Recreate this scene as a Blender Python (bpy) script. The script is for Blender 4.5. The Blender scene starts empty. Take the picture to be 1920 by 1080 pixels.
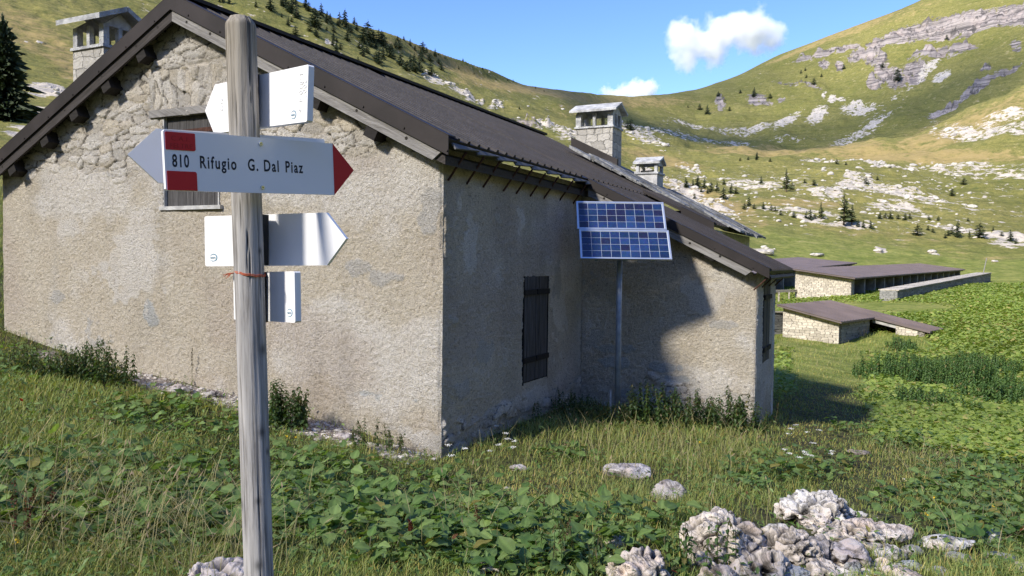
import bpy, math, random
import numpy as np
from math import sin, cos, radians, atan2, sqrt, pi
from mathutils import Vector, Matrix
random.seed(7); rng = np.random.default_rng(11)
sc = bpy.context.scene
col = sc.collection
# ------------------------------------------------------------------ camera
F = 1450.; PIT = -.0342; ROL = .0124; CAM = np.array([0, 0, 2.2])
cd = bpy.data.cameras.new('camera'); cam = bpy.data.objects.new('camera', cd); col.objects.link(cam)
cd.sensor_width = 36; cd.lens = F/1920*36; cd.clip_start = .05; cd.clip_end = 20000
cam.matrix_world = Matrix.Translation(CAM) @ Matrix.Rotation(pi/2+PIT, 4, 'X') @ Matrix.Rotation(ROL, 4, 'Z')
sc.camera = cam
# ------------------------------------------------------------------ sky, sun, exposure
SUN_AZ = math.radians(-132.); SUN_EL = math.radians(37.)
SUN = Vector((sin(SUN_AZ)*cos(SUN_EL), cos(SUN_AZ)*cos(SUN_EL), sin(SUN_EL)))
w = bpy.data.worlds.new('World'); sc.world = w; w.use_nodes = True
nt = w.node_tree; bg = nt.nodes['Background']; bg.inputs[1].default_value = .137
sky = nt.nodes.new('ShaderNodeTexSky'); sky.sky_type = 'NISHITA'; sky.sun_disc = False
sky.sun_elevation = SUN_EL; sky.sun_rotation = SUN_AZ; sky.altitude = 1500; sky.ozone_density = 2.5; sky.air_density = 1.0; sky.dust_density = .25
hs = nt.nodes.new('ShaderNodeHueSaturation'); hs.inputs['Saturation'].default_value = 1.2; hs.inputs['Hue'].default_value = .516; nt.links.new(sky.outputs[0], hs.inputs['Color']); nt.links.new(hs.outputs[0], bg.inputs[0])
sl = bpy.data.lights.new('sun', 'SUN'); sl.energy = 3.3; sl.angle = radians(6.); sl.color = (1, .94, .84)
so = bpy.data.objects.new('sun', sl); col.objects.link(so); so.rotation_euler = SUN.to_track_quat('Z', 'Y').to_euler()
sc.view_settings.view_transform = 'Standard'; sc.view_settings.look = 'None'; sc.view_settings.exposure = 1.18; sc.view_settings.gamma = 1
sc.cycles.max_bounces = 12; sc.cycles.diffuse_bounces = 4; sc.cycles.transparent_max_bounces = 8; sc.cycles.volume_bounces = 12
# ------------------------------------------------------------------ projection helpers (authoring only)
def pr(x, y, z):
    z = z-2.2; c, s = cos(PIT), sin(PIT); d = y*c+z*s; d = np.where(d < .05, .05, d)
    u = x/d*F; v = (-y*s+z*c)/d*F
    return 960+u*cos(ROL)+v*sin(ROL), 540-(-u*sin(ROL)+v*cos(ROL))
def ray(px, py):
    uu = px-960; vv = 540-py; u = uu*cos(ROL)-vv*sin(ROL); v = uu*sin(ROL)+vv*cos(ROL)
    c, s = cos(PIT), sin(PIT); return np.array([u/F, c-v/F*s, s+v/F*c])
def at(px, py, Y): r = ray(px, py); return CAM+r*(Y/r[1])
# ------------------------------------------------------------------ numpy noise
def hsh(ix, iy, iz=0, seed=0):
    h = (ix.astype(np.int64)*374761393 + iy.astype(np.int64)*668265263 + np.asarray(iz).astype(np.int64)*2147483647 + seed*974634541) & 0xffffffff
    h = ((h ^ (h >> 13))*1274126177) & 0xffffffff; h = ((h ^ (h >> 16))*2246822519) & 0xffffffff; h = h ^ (h >> 15)
    return (h & 0xffffff)/float(0xffffff)
def vn2(x, y, seed=0):
    ix, iy = np.floor(x), np.floor(y); fx, fy = x-ix, y-iy; fx = fx*fx*(3-2*fx); fy = fy*fy*(3-2*fy)
    a = hsh(ix, iy, 0, seed); b = hsh(ix+1, iy, 0, seed); c = hsh(ix, iy+1, 0, seed); d = hsh(ix+1, iy+1, 0, seed)
    return (a*(1-fx)+b*fx)*(1-fy)+(c*(1-fx)+d*fx)*fy
def fb2(x, y, o=4, seed=0, g=.5):
    r = 0; a = 1; t = 0
    for i in range(o): r = r+a*vn2(x, y, seed+i); t += a; a *= g; x = x*2.03+7.1; y = y*2.03+3.3
    return r/t
def vn3(x, y, z, seed=0):
    ix, iy, iz = np.floor(x), np.floor(y), np.floor(z); fx, fy, fz = x-ix, y-iy, z-iz
    fx = fx*fx*(3-2*fx); fy = fy*fy*(3-2*fy); fz = fz*fz*(3-2*fz); r = 0
    for i in (0, 1):
        for j in (0, 1):
            for k in (0, 1):
                r = r+hsh(ix+i, iy+j, iz+k, seed)*(fx if i else 1-fx)*(fy if j else 1-fy)*(fz if k else 1-fz)
    return r
def fb3(x, y, z, o=4, seed=0, g=.5):
    r = 0; a = 1; t = 0
    for i in range(o): r = r+a*vn3(x, y, z, seed+i); t += a; a *= g; x = x*2.03+7.1; y = y*2.03+3.3; z = z*2.03+1.7
    return r/t
def worley(x, y, seed=0, jit=.85):
    ix, iy = np.floor(x), np.floor(y); f1 = np.full(x.shape, 9.); f2 = f1.copy(); idn = np.zeros(x.shape)
    for i in (-1, 0, 1):
        for j in (-1, 0, 1):
            cx, cy = ix+i, iy+j; px_ = cx+.5+jit*(hsh(cx, cy, 1, seed)-.5); py_ = cy+.5+jit*(hsh(cx, cy, 2, seed)-.5)
            d = (np.abs(px_-x)**3+np.abs(py_-y)**3)**(1/3); idc = hsh(cx, cy, 3, seed)
            n1 = d < f1; f2 = np.where(n1, f1, np.minimum(f2, d)); idn = np.where(n1, idc, idn); f1 = np.where(n1, d, f1)
    return f1, f2, idn
def sst(a, b, x): t = np.clip((x-a)/(b-a), 0, 1); return t*t*(3-2*t)
def mixc(a, b, t): t = np.asarray(t)[..., None]; return np.asarray(a)*(1-t)+np.asarray(b)*t
# ------------------------------------------------------------------ mesh helpers
def mk(name, V, Fc, mat=None, parent=None, cols=None, smooth=False, mats=None, midx=None):
    me = bpy.data.meshes.new(name); V = np.asarray(V, np.float32)
    me.vertices.add(len(V)); me.vertices.foreach_set('co', V.ravel())
    if isinstance(Fc, np.ndarray): fl = [Fc] if len(Fc) else []
    else:
        d = {}
        for f in Fc: d.setdefault(len(f), []).append(f)
        if midx is not None: fl = None
        else: fl = [np.array(x) for x in d.values()]
    if fl is None:
        li = np.concatenate([np.array(f) for f in Fc]); ls = np.cumsum([0]+[len(f) for f in Fc[:-1]]); n = len(Fc)
    else:
        li = np.concatenate([a.ravel() for a in fl]); lt = np.concatenate([np.full(len(a), a.shape[1]) for a in fl]); n = len(lt)
        ls = np.concatenate([[0], np.cumsum(lt)[:-1]])
    me.loops.add(len(li)); me.loops.foreach_set('vertex_index', li.astype(np.int32))
    me.polygons.add(n); me.polygons.foreach_set('loop_start', ls.astype(np.int32))
    me.polygons.foreach_set('use_smooth', np.full(n, smooth))
    if cols is not None:
        c = np.ones((len(V), 4), np.float32); c[:, :cols.shape[1]] = cols
        a = me.color_attributes.new('Col', 'FLOAT_COLOR', 'POINT'); a.data.foreach_set('color', c.ravel())
    for m in (mats or ([mat] if mat else [])): me.materials.append(m)
    if midx is not None: me.polygons.foreach_set('material_index', np.asarray(midx, np.int32))
    me.update(); me.validate()
    o = bpy.data.objects.new(name, me); col.objects.link(o)
    if parent: o.parent = parent
    return o
def tag(o, label=None, cat=None, group=None, kind=None):
    if label: o['label'] = label
    if cat: o['category'] = cat
    if group: o['group'] = group
    if kind: o['kind'] = kind
    return o
def thing(name, label, cat, group=None, loc=(0, 0, 0)):
    o = bpy.data.objects.new(name, None); col.objects.link(o); o.location = loc; return tag(o, label, cat, group)
class MB:
    def __init__(s): s.V = []; s.F = []; s.M = []; s.m = 0
    def add(s, V, Fc):
        b = len(s.V); s.V += [tuple(float(q) for q in v) for v in V]
        for f in Fc: s.F.append(tuple(b+i for i in f)); s.M.append(s.m)
    def box(s, o, a, b, c):        # corner o and three edge vectors
        o, a, b, c = map(np.asarray, (o, a, b, c))
        v = [o, o+a, o+a+b, o+b, o+c, o+a+c, o+a+b+c, o+b+c]
        f = [(0, 3, 2, 1), (4, 5, 6, 7), (0, 1, 5, 4), (1, 2, 6, 5), (2, 3, 7, 6), (3, 0, 4, 7)]
        if np.dot(np.cross(a, b), c) < 0: f = [q[::-1] for q in f]
        s.add(v, f)
    def cbox(s, c, x, y, z, dx, dy, dz):   # centre, unit axes, full sizes
        x, y, z = [np.asarray(q, float) for q in (x, y, z)]; s.box(np.asarray(c)-x*dx/2-y*dy/2-z*dz/2, x*dx, y*dy, z*dz)
    def tube(s, p0, p1, r0, r1=None, n=8, cap=True):
        p0, p1 = np.asarray(p0, float), np.asarray(p1, float); r1 = r0 if r1 is None else r1
        d = p1-p0; d = d/np.linalg.norm(d); a = np.cross(d, (0, 0, 1) if abs(d[2]) < .9 else (1, 0, 0)); a /= np.linalg.norm(a); b = np.cross(d, a)
        V = []; 
        for p, r in ((p0, r0), (p1, r1)):
            for i in range(n): t = 2*pi*i/n; V.append(p+(a*cos(t)+b*sin(t))*r)
        Fc = [(i, (i+1) % n, n+(i+1) % n, n+i) for i in range(n)]
        if cap: Fc += [tuple(range(n))[::-1], tuple(range(n, 2*n))]
        s.add(V, Fc)
    def build(s, name, mats, parent=None, smooth=False):
        if not isinstance(mats, (list, tuple)): mats = [mats]
        return mk(name, s.V, s.F, parent=parent, mats=mats, midx=s.M, smooth=smooth)
def off(o, loc):      # give a mesh an origin
    o.data.transform(Matrix.Translation(-Vector(loc))); o.location = loc; return o
# ------------------------------------------------------------------ materials
class N:
    def __init__(s, name, rough=.8, metal=0., spec=.3):
        s.m = bpy.data.materials.new(name); s.m.use_nodes = True; s.t = s.m.node_tree; s.b = s.t.nodes['Principled BSDF']
        s.b.inputs['Roughness'].default_value = rough; s.b.inputs['Metallic'].default_value = metal; s.b.inputs['Specular IOR Level'].default_value = spec
    def n(s, k, **kw):
        x = s.t.nodes.new(k)
        for a, v in kw.items(): setattr(x, a, v)
        return x
    def L(s, a, b): s.t.links.new(a, b)
    def setv(s, i, v):
        if isinstance(v, bpy.types.NodeSocket): s.L(v, i)
        else: i.default_value = tuple(v)+(1,) if (hasattr(v, '__len__') and len(v) == 3 and i.type == 'RGBA') else v
    def attr(s, a='Col'): return s.n('ShaderNodeVertexColor', layer_name=a).outputs[0]
    def co(s, obj=True, scale=(1, 1, 1), rot=(0, 0, 0)):
        t = s.n('ShaderNodeTexCoord'); m = s.n('ShaderNodeMapping'); m.inputs['Scale'].default_value = scale; m.inputs['Rotation'].default_value = rot
        if obj: s.L(t.outputs['Object'], m.inputs[0])
        else: s.L(s.n('ShaderNodeNewGeometry').outputs['Position'], m.inputs[0])
        return m.outputs[0]
    def noise(s, co, scale, detail=4, rough=.55, dist=0):
        x = s.n('ShaderNodeTexNoise'); s.L(co, x.inputs['Vector']); x.inputs['Scale'].default_value = scale; x.inputs['Detail'].default_value = detail
        x.inputs['Roughness'].default_value = rough; x.inputs['Distortion'].default_value = dist; return x.outputs[0]
    def vor(s, co, scale, feature='F1', out='Distance'):
        x = s.n('ShaderNodeTexVoronoi', feature=feature); s.L(co, x.inputs['Vector']); x.inputs['Scale'].default_value = scale; return x.outputs[out]
    def ramp(s, f, stops):
        x = s.n('ShaderNodeValToRGB'); s.setv(x.inputs[0], f); e = x.color_ramp.elements
        while len(e) < len(stops): e.new(.5)
        for i, (p, c) in enumerate(stops): e[i].position = p; e[i].color = (c, c, c, 1) if not hasattr(c, '__len__') else tuple(c)+(1,)
        return x.outputs[0]
    def mix(s, f, a, b, mode='MIX'):
        x = s.n('ShaderNodeMix', data_type='RGBA', blend_type=mode); s.setv(x.inputs[0], f); s.setv(x.inputs[6], a); s.setv(x.inputs[7], b); return x.outputs[2]
    def math(s, op, a, b=0., c=0.):
        x = s.n('ShaderNodeMath', operation=op); s.setv(x.inputs[0], a); s.setv(x.inputs[1], b); s.setv(x.inputs[2], c); return x.outputs[0]
    def mr(s, f, a, b, c=0., d=1.):
        x = s.n('ShaderNodeMapRange', interpolation_type='SMOOTHSTEP'); s.setv(x.inputs[0], f)
        for i, v in zip((1, 2, 3, 4), (a, b, c, d)): x.inputs[i].default_value = v
        return x.outputs[0]
    def col(s, c): s.setv(s.b.inputs['Base Color'], c); return s
    def bump(s, h, dist=.01, st=1.):
        x = s.n('ShaderNodeBump'); s.L(h, x.inputs['Height']); x.inputs['Distance'].default_value = dist; x.inputs['Strength'].default_value = st
        s.L(x.outputs[0], s.b.inputs['Normal']); return s
def simple(name, c, rough=.7, metal=0., var=.12, sc_=6., bd=0.):
    m = N(name, rough, metal); co = m.co(); f = m.noise(co, sc_, 5)
    m.col(m.mix(m.mr(f, .3, .7), [q*(1-var) for q in c], [min(1, q*(1+var)) for q in c]))
    if bd: m.bump(m.noise(co, sc_*8, 4), bd)
    return m.m
def leafmat(name, tr=.42, rough=.5):
    m = N(name, rough, 0, .35); c = m.attr(); m.col(c)
    t = m.n('ShaderNodeBsdfTranslucent'); m.L(m.mix(1., c, (1.2, 1.25, .5), 'MULTIPLY'), t.inputs[0])
    x = m.n('ShaderNodeMixShader'); x.inputs[0].default_value = tr; m.L(m.b.outputs[0], x.inputs[1]); m.L(t.outputs[0], x.inputs[2])
    m.L(x.outputs[0], m.t.nodes['Material Output'].inputs[0]); return m.m
M = {}
def wallmat():
    m = N('render_and_stone', .95, 0, .15); co = m.co(); c = m.attr()
    n1 = m.noise(co, 75, 6, .72); n2 = m.noise(co, 3.2, 5, .6); n3 = m.noise(co, 170, 3, .6)
    c = m.mix(m.mr(n1, .25, .75), m.mix(1., c, (.80, .78, .75), 'MULTIPLY'), m.mix(1., c, (1.38, 1.36, 1.32), 'MULTIPLY'))
    c = m.mix(m.mr(n2, .35, .75, 0, .35), c, m.mix(1., c, (.84, .78, .70), 'MULTIPLY'))
    n4 = m.noise(co, 27, 6, .75, .8); c = m.mix(m.mr(n4, .34, .47, .8, 0), c, m.mix(1., c, (.45, .41, .37), 'MULTIPLY')); n5 = m.noise(co, 95, 3, .6); c = m.mix(m.mr(n5, .36, .45, .6, 0), c, m.mix(1., c, (.5, .46, .42), 'MULTIPLY'))
    m.col(c); m.bump(m.math('ADD', m.math('ADD', n1, m.math('MULTIPLY', n3, .5)), m.math('MULTIPLY', n4, 2.0)), .03, 1.); return m.m
M['wall'] = wallmat()
def woodmat(name, c1, c2, axis, rough=.8, bd=.004, slope=None):
    m = N(name, rough, 0, .25); s = [22, 22, 22]; s[axis] = 1.2; co = m.co(True, s)
    if slope is not None:
        o_ = m.co(); r_ = m.n('ShaderNodeVectorRotate', rotation_type='Y_AXIS'); m.L(o_, r_.inputs[0]); r_.inputs['Angle'].default_value = slope; mp = m.n('ShaderNodeMapping'); mp.inputs['Scale'].default_value = s; m.L(r_.outputs[0], mp.inputs[0]); co = mp.outputs[0]
    n = m.noise(co, 1.6, 7, .65, .4); w_ = m.noise(m.co(True, [x*3 for x in s]), 2.2, 4, .6)
    big = m.noise(m.co(), 2.3, 3)
    c = m.mix(m.mr(n, .3, .72), c1, c2); c = m.mix(m.mr(w_, .28, .42, .75, 0), c, [q*.35 for q in c1]); c = m.mix(m.mr(big, .4, .7, 0, .4), c, [q*.7 for q in c2])
    m.col(c); m.bump(m.math('ADD', n, w_), bd); return m.m
M['post'] = woodmat('weathered_post_wood', (.15, .135, .115), (.36, .35, .335), 2, bd=.006)
M['barge'] = woodmat('grey_barge_wood', (.13, .12, .11), (.33, .315, .295), 0, bd=.004, slope=-.461)
M['barge_shaded'] = woodmat('shaded_barge_wood', (.03, .026, .023), (.07, .06, .055), 0, bd=.004, slope=.461)  # shaded copy of the barge wood, the shade put into its colour
M['shutter'] = woodmat('dark_shutter_wood', (.035, .033, .032), (.105, .10, .098), 2, bd=.003)
M['beam'] = woodmat('black_beam_wood', (.012, .010, .009), (.03, .026, .022), 0)
def metal_roof():
    m = N('brown_roof_metal', .6, .0, .25); co = m.co(); f = m.noise(co, 1.4, 5); g = m.noise(m.co(True, (1, 1, 1)), 18, 5, .7)
    c = m.mix(m.mr(f, .35, .7), (.021, .017, .0155), (.036, .029, .027)); c = m.mix(m.mr(g, .55, .8, 0, .4), c, (.075, .062, .056)); m.col(c); m.setv(m.b.inputs['Roughness'], m.mr(g, .2, .8, .5, .7)); m.bump(f, .01, .3); return m.m
M['roof'] = metal_roof()
M['shedroof'] = simple('shed_roof_metal', (.15, .118, .112), .5, .1, .16, .8)
M['zinc'] = simple('galvanised_metal', (.27, .31, .36), .6, .3, .2, 9)
M['gutter'] = simple('zinc_flashing', (.12, .12, .125), .85, .0, .15, 9)
M['rust'] = simple('rusty_iron', (.075, .035, .025), .85, .3, .4, 30)
M['white'] = simple('white_sign_plastic', (.86, .86, .86), .38, 0, .015, 3)
M['offw'] = simple('milled_white', (.74, .74, .74), .5, 0, .02, 3)
M['red'] = simple('red_sign_paint', (.56, .018, .028), .42, 0, .05, 5)
M['redd'] = simple('embossed_red', (.40, .010, .018), .42, 0, .05, 5)
M['ink'] = simple('black_sign_paint', (.012, .018, .035), .45, 0, .1, 5)
M['logo'] = simple('blue_logo_ink', (.05, .20, .30), .5, 0, .1, 5)
M['blackp'] = simple('black_spacer', (.012, .012, .013), .6, 0, .1, 5)
M['steel'] = simple('screw_steel', (.62, .66, .66), .25, .9, .05, 40)
M['twine'] = simple('orange_twine', (.42, .10, .045), .8, 0, .2, 60)
M['alu'] = simple('aluminium_frame', (.62, .65, .68), .35, .7, .05, 10)
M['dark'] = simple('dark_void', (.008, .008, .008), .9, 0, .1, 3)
def cellm():
    m = N('solar_cells', .22, 0, .6); co = m.co(); c = m.attr(); n = m.vor(m.co(True, (1, 1, 1)), 42, 'F1', 'Color'); n2 = m.noise(co, 30, 4, .7)
    c = m.mix(.35, c, m.mix(1., c, n, 'MULTIPLY')); c = m.mix(m.mr(n2, .55, .75, 0, .25), c, (.06, .14, .30)); m.col(c); return m.m
M['cell'] = cellm()
def masonry(name, c1, c2, sx=2.4, sz=7., dk=.35, ka=1., kb=1.):
    m = N(name, .95, 0, .15); co = m.co(True); 
    xy = m.n('ShaderNodeSeparateXYZ'); m.L(co, xy.inputs[0]); cb = m.n('ShaderNodeCombineXYZ'); m.L(m.math('ADD', m.math('ADD', m.math('MULTIPLY', xy.outputs[0], ka), m.math('MULTIPLY', xy.outputs[1], kb)), m.math('MULTIPLY', m.noise(co, 4, 4), .35)), cb.inputs[0]); m.L(m.math('ADD', xy.outputs[2], m.math('MULTIPLY', m.noise(co, 3, 4), .22)), cb.inputs[1]); co = cb.outputs[0]; mp = m.n('ShaderNodeMapping'); mp.inputs['Scale'].default_value = (sx, sz, 1); m.L(co, mp.inputs[0])
    v = m.n('ShaderNodeTexBrick'); m.L(mp.outputs[0], v.inputs[0]); v.inputs['Scale'].default_value = 1.; v.inputs['Color1'].default_value = (0, 0, 0, 1); v.inputs['Color2'].default_value = (1, 1, 1, 1); v.inputs['Mortar Size'].default_value = .035; v.inputs['Mortar Smooth'].default_value = .6; v.inputs['Brick Width'].default_value = 1.; v.inputs['Row Height'].default_value = 1.; v.squash = .7; v.squash_frequency = 3; v.offset_frequency = 2
    
    e = m.mr(v.outputs['Fac'], .1, .9, 1, 0); r = m.n('ShaderNodeSeparateColor'); m.L(v.outputs['Color'], r.inputs[0])
    c = m.mix(r.outputs[0], c1, c2); c = m.mix(m.mr(m.noise(co, 14, 5), .3, .8, 0, .5), c, [q*.6 for q in c1]); c = m.mix(e, [q*dk for q in c1], c)
    m.col(c); m.bump(m.math('ADD', e, m.math('MULTIPLY', m.noise(co, 20, 4), .5)), .05, .9); return m.m
M['shedwall'] = masonry('dry_stone_wall', (.40, .355, .285), (.68, .61, .50), ka=-.5)
M['shedgrey'] = masonry('grey_dry_stone', (.20, .20, .19), (.34, .33, .31), ka=-.5)
M['chim'] = masonry('chimney_stone', (.36, .34, .30), (.56, .53, .47), 3.2, 5.5, .62)
M['slab'] = simple('grey_stone_slab', (.47, .47, .46), .9, 0, .35, 5, .03)
M['plasterc'] = simple('chimney_render', (.46, .45, .43), .95, 0, .22, 9, .01)
def slatem():
    m = N('stone_slates', .9, 0, .2); co = m.co(); c = m.attr(); n = m.noise(co, 9, 6, .7); m.col(m.mix(m.mr(n, .35, .7), m.mix(1., c, (.4, .4, .4), 'MULTIPLY'), c)); m.bump(n, .02); return m.m
M['slate'] = slatem()
def rockm():
    m = N('pitted_limestone', .93, 0, .2); co = m.co(); c = m.attr(); n = m.noise(co, 7, 8, .68); f = m.noise(co, 38, 6, .7); v = m.vor(m.co(True, (1, 1, 1)), 5.5); cr = m.noise(co, 2.2, 6, .6, 1.2)
    cc = m.mix(m.mr(n, .35, .65), m.mix(1., c, (.84, .82, .80), 'MULTIPLY'), c); cc = m.mix(m.mr(f, .25, .40, .45, 0), cc, (.16, .145, .13))
    p3 = m.noise(co, 17, 4, .6); cc = m.mix(m.mr(p3, .30, .38, .8, 0), cc, (.075, .065, .055)); ln = m.math('ABSOLUTE', m.math('SUBTRACT', cr, .5)); cc = m.mix(m.mr(ln, .004, .02, .6, 0), cc, (.10, .09, .08))
    m.col(cc); m.bump(m.math('ADD', m.math('ADD', n, m.math('MULTIPLY', f, .45)), m.math('MULTIPLY', m.mr(p3, .28, .42, 0, 1.), .6)), .035, 1.); return m.m
M['rock'] = rockm()
M['leaf'] = leafmat('broad_leaves'); M['grass'] = leafmat('grass_blades', .3, .6); M['needle'] = leafmat('conifer_needles', .12, .7)
M['petal'] = leafmat('petals', .2, .6)
M['bark'] = simple('bark', (.10, .075, .055), .95, 0, .3, 8, .02)
# ------------------------------------------------------------------ terrain
PXN = np.array([-900, -400, 0, 300, 600, 850, 1060, 1180, 1300, 1450, 1600, 1740, 1920, 2300, 2900.])
def az_of(px): return np.arctan2(px-960., F)
nearpx = np.array([-900, -400, 0, 300, 600, 830, 1100, 1300, 1450, 1600, 1750, 1920, 2400.])
NEAR = {.05: [.55]*13, .6: [.56]*13,
 2.5: [.68, .65, .6, .58, .57, .56, .55, .55, .55, .55, .54, .53, .5],
 4: [.75, .7, .6, .57, .56, .52, .46, .46, .46, .44, .42, .40, .3],
 6.5: [.85, .78, .68, .52, .35, .2, .2, .24, .2, .15, .1, .05, -.1],
 9: [.92, .84, .74, .47, .22, -.02, -.02, .02, -.02, -.10, -.17, -.25, -.4],
 12: [1.0, .9, .78, .55, .42, .15, -.08, -.15, -.22, -.32, -.42, -.5, -.7],
 18: [1.8, 1.7, 1.5, 1.1, .7, .3, -.1, -.45, -.65, -.8, -.85, -.9, -1.1],
 35: [5, 4.5, 3.6, 2.6, 1.3, .5, -.5, -1.3, -1.75, -2.05, -2.1, -1.95, -1.9]}
SKPX = np.array([-900, -400, 0, 300, 560, 600, 652, 730, 807, 860, 915, 989, 1060, 1118, 1180, 1248, 1310, 1380, 1450, 1500, 1600, 1680, 1740, 1920, 2300, 2900.])
SKPY = np.array([-600, -420, -230, -110, 2, 22, 41, 63, 93, 112, 130, 163, 172, 179, 184, 181, 170, 148, 113, 94, 56, 27, 2, -60, -180, -250.])
SKD = np.array([420, 420, 400, 390, 390, 390, 395, 410, 440, 470, 500, 560, 620, 700, 800, 860, 900, 940, 980, 1000, 1000, 1000, 1000, 980, 950, 900.])
FAR = [  # distance, image row per node (authoring measurements)
 ([65]*15, [100, 190, 238, 270, 340, 410, 460, 500, 548, 575, 569, 568, 564, 556, 548]),
 ([110]*15, [0, 90, 172, 230, 280, 350, 410, 440, 470, 500, 514, 521, 520, 516, 510]),
 ([190]*15, [-200, -60, 70, 140, 210, 290, 350, 375, 395, 408, 428, 446, 464, 475, 475]),
 ([300]*15, [-420, -250, -60, 20, 95, 200, 270, 318, 342, 346, 360, 377, 400, 420, 420]),
 ([330, 330, 330, 335, 335, 360, 400, 430, 430, 430, 430, 430, 430, 430, 430], [-450, -290, -100, -15, 70, 175, 236, 275, 296, 300, 303, 310, 320, 335, 340]),
 ([345, 345, 350, 350, 350, 400, 460, 520, 520, 520, 540, 560, 580, 600, 600], [-500, -330, -140, -45, 52, 155, 214, 245, 282, 290, 277, 240, 166, 30, -50]),
 ([360, 360, 365, 365, 362, 430, 520, 620, 640, 640, 640, 640, 650, 660, 660], [-540, -360, -170, -70, 42, 138, 192, 226, 268, 281, 284, 256, 190, 50, -30]),
 ([380, 380, 385, 380, 375, 455, 570, 710, 760, 780, 780, 780, 780, 780, 780], [-570, -390, -200, -90, 32, 127, 180, 205, 222, 205, 182, 135, 62, -60, -140]),
]
def build_terrain():
    az = np.concatenate([np.radians(np.arange(-180, -46, 2.)), np.radians(np.arange(-46, -37.5, .5)), np.radians(np.arange(-37.5, 37.5, .058)), np.radians(np.arange(37.5, 46, .5)), np.radians(np.arange(46, 180.1, 2.))])
    ds = [.05]
    while ds[-1] < 60: ds.append(ds[-1]*1.035 if ds[-1] < 2 else ds[-1]*1.013)
    while ds[-1] < 330: ds.append(ds[-1]*1.009)
    while ds[-1] < 1030: ds.append(ds[-1]+3.0)
    while ds[-1] < 6000: ds.append(ds[-1]*1.08)
    ds = np.array(ds); azf = np.clip(az, radians(-52), radians(52))
    kd = []; kz = []
    for d, z in NEAR.items(): kd.append(np.full(len(az), d)); kz.append(np.interp(azf, az_of(nearpx), z))
    def zrow(pxn, D, PY):
        r = ray(pxn, PY); hz = np.hypot(r[0], r[1]); return 2.2+r[2]/hz*D, np.arctan2(r[0], r[1])
    for D, PY in FAR:
        D = np.array(D, float); PY = np.array(PY, float); z, a = zrow(PXN, D, PY); kd.append(np.interp(azf, a, D)); kz.append(np.interp(azf, a, z))
    z, a = zrow(SKPX, SKD, SKPY); k = np.interp(azf, a, SKD); kd.append(k); kz.append(np.interp(azf, a, z)); zs = kz[-1]
    kd.append(k+90); kz.append(zs*.93-12); kd.append(k+600); kz.append(zs*.3-40); kd.append(np.full(len(az), 6500.)); kz.append(np.full(len(az), -300.))
    kd = np.array(kd); kz = np.array(kz)
    for q in range(1, 9): kd[-4-q] = np.minimum(kd[-4-q], kd[-4]-8*q)
    # smooth the control rows across azimuth
    ker = np.hanning(31); ker /= ker.sum()
    for i in range(4, len(kz)-1):
        kz[i] = np.convolve(np.pad(kz[i], 15, 'edge'), ker, 'valid'); kd[i] = np.convolve(np.pad(kd[i], 15, 'edge'), ker, 'valid')
    Z = np.zeros((len(az), len(ds)))
    for i in range(len(az)):     # monotone cubic through the control rows
        x, y = kd[:, i], kz[:, i]; h = np.diff(x); dl = np.diff(y)/h; m = np.zeros(len(x)); m[0] = dl[0]; m[-1] = dl[-1]
        w1 = 2*h[1:]+h[:-1]; w2 = h[1:]+2*h[:-1]; ok = dl[1:]*dl[:-1] > 0
        with np.errstate(divide='ignore', invalid='ignore'): mm = (w1+w2)/(w1/dl[:-1]+w2/dl[1:])
        m[1:-1] = np.where(ok, mm, 0)
        j = np.clip(np.searchsorted(x, ds)-1, 0, len(x)-2); t = np.clip((ds-x[j])/h[j], 0, 1)
        Z[i] = (2*t**3-3*t*t+1)*y[j]+(t**3-2*t*t+t)*h[j]*m[j]+(-2*t**3+3*t*t)*y[j+1]+(t**3-t*t)*h[j]*m[j+1]
    A, D = np.meshgrid(az, ds, indexing='ij'); X = D*np.sin(A); Y = D*np.cos(A)
    return az, ds, X, Y, Z
AZ, DS, TX, TY, TZ = build_terrain()
TD = np.hypot(TX, TY)
TZ = TZ+(fb2(TX*1.3, TY*1.3, 4, 3)-.5)*.07*sst(1, 4, TD)+(fb2(TX*.25, TY*.25, 4, 5)-.5)*(.3+.3*sst(80, 130, TD))*sst(16, 45, TD)*(1-.6*sst(200, 400, TD))
big = sst(70, 200, TD)*(1-sst(1300, 2000, TD))
PX, PY = pr(TX, np.maximum(TY, .1), TZ)
skyrow = np.interp(PX, SKPX, SKPY); nearsky = np.clip((PY-skyrow)/60, 0, 1)
TZ = TZ+big*(.15+.85*nearsky)*((fb2(TX*.035, TY*.035, 5, 9)-.5)*.022*np.minimum(TD, 600)+(fb2(TX*.15, TY*.15, 4, 19)-.5)*1.4)
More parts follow.
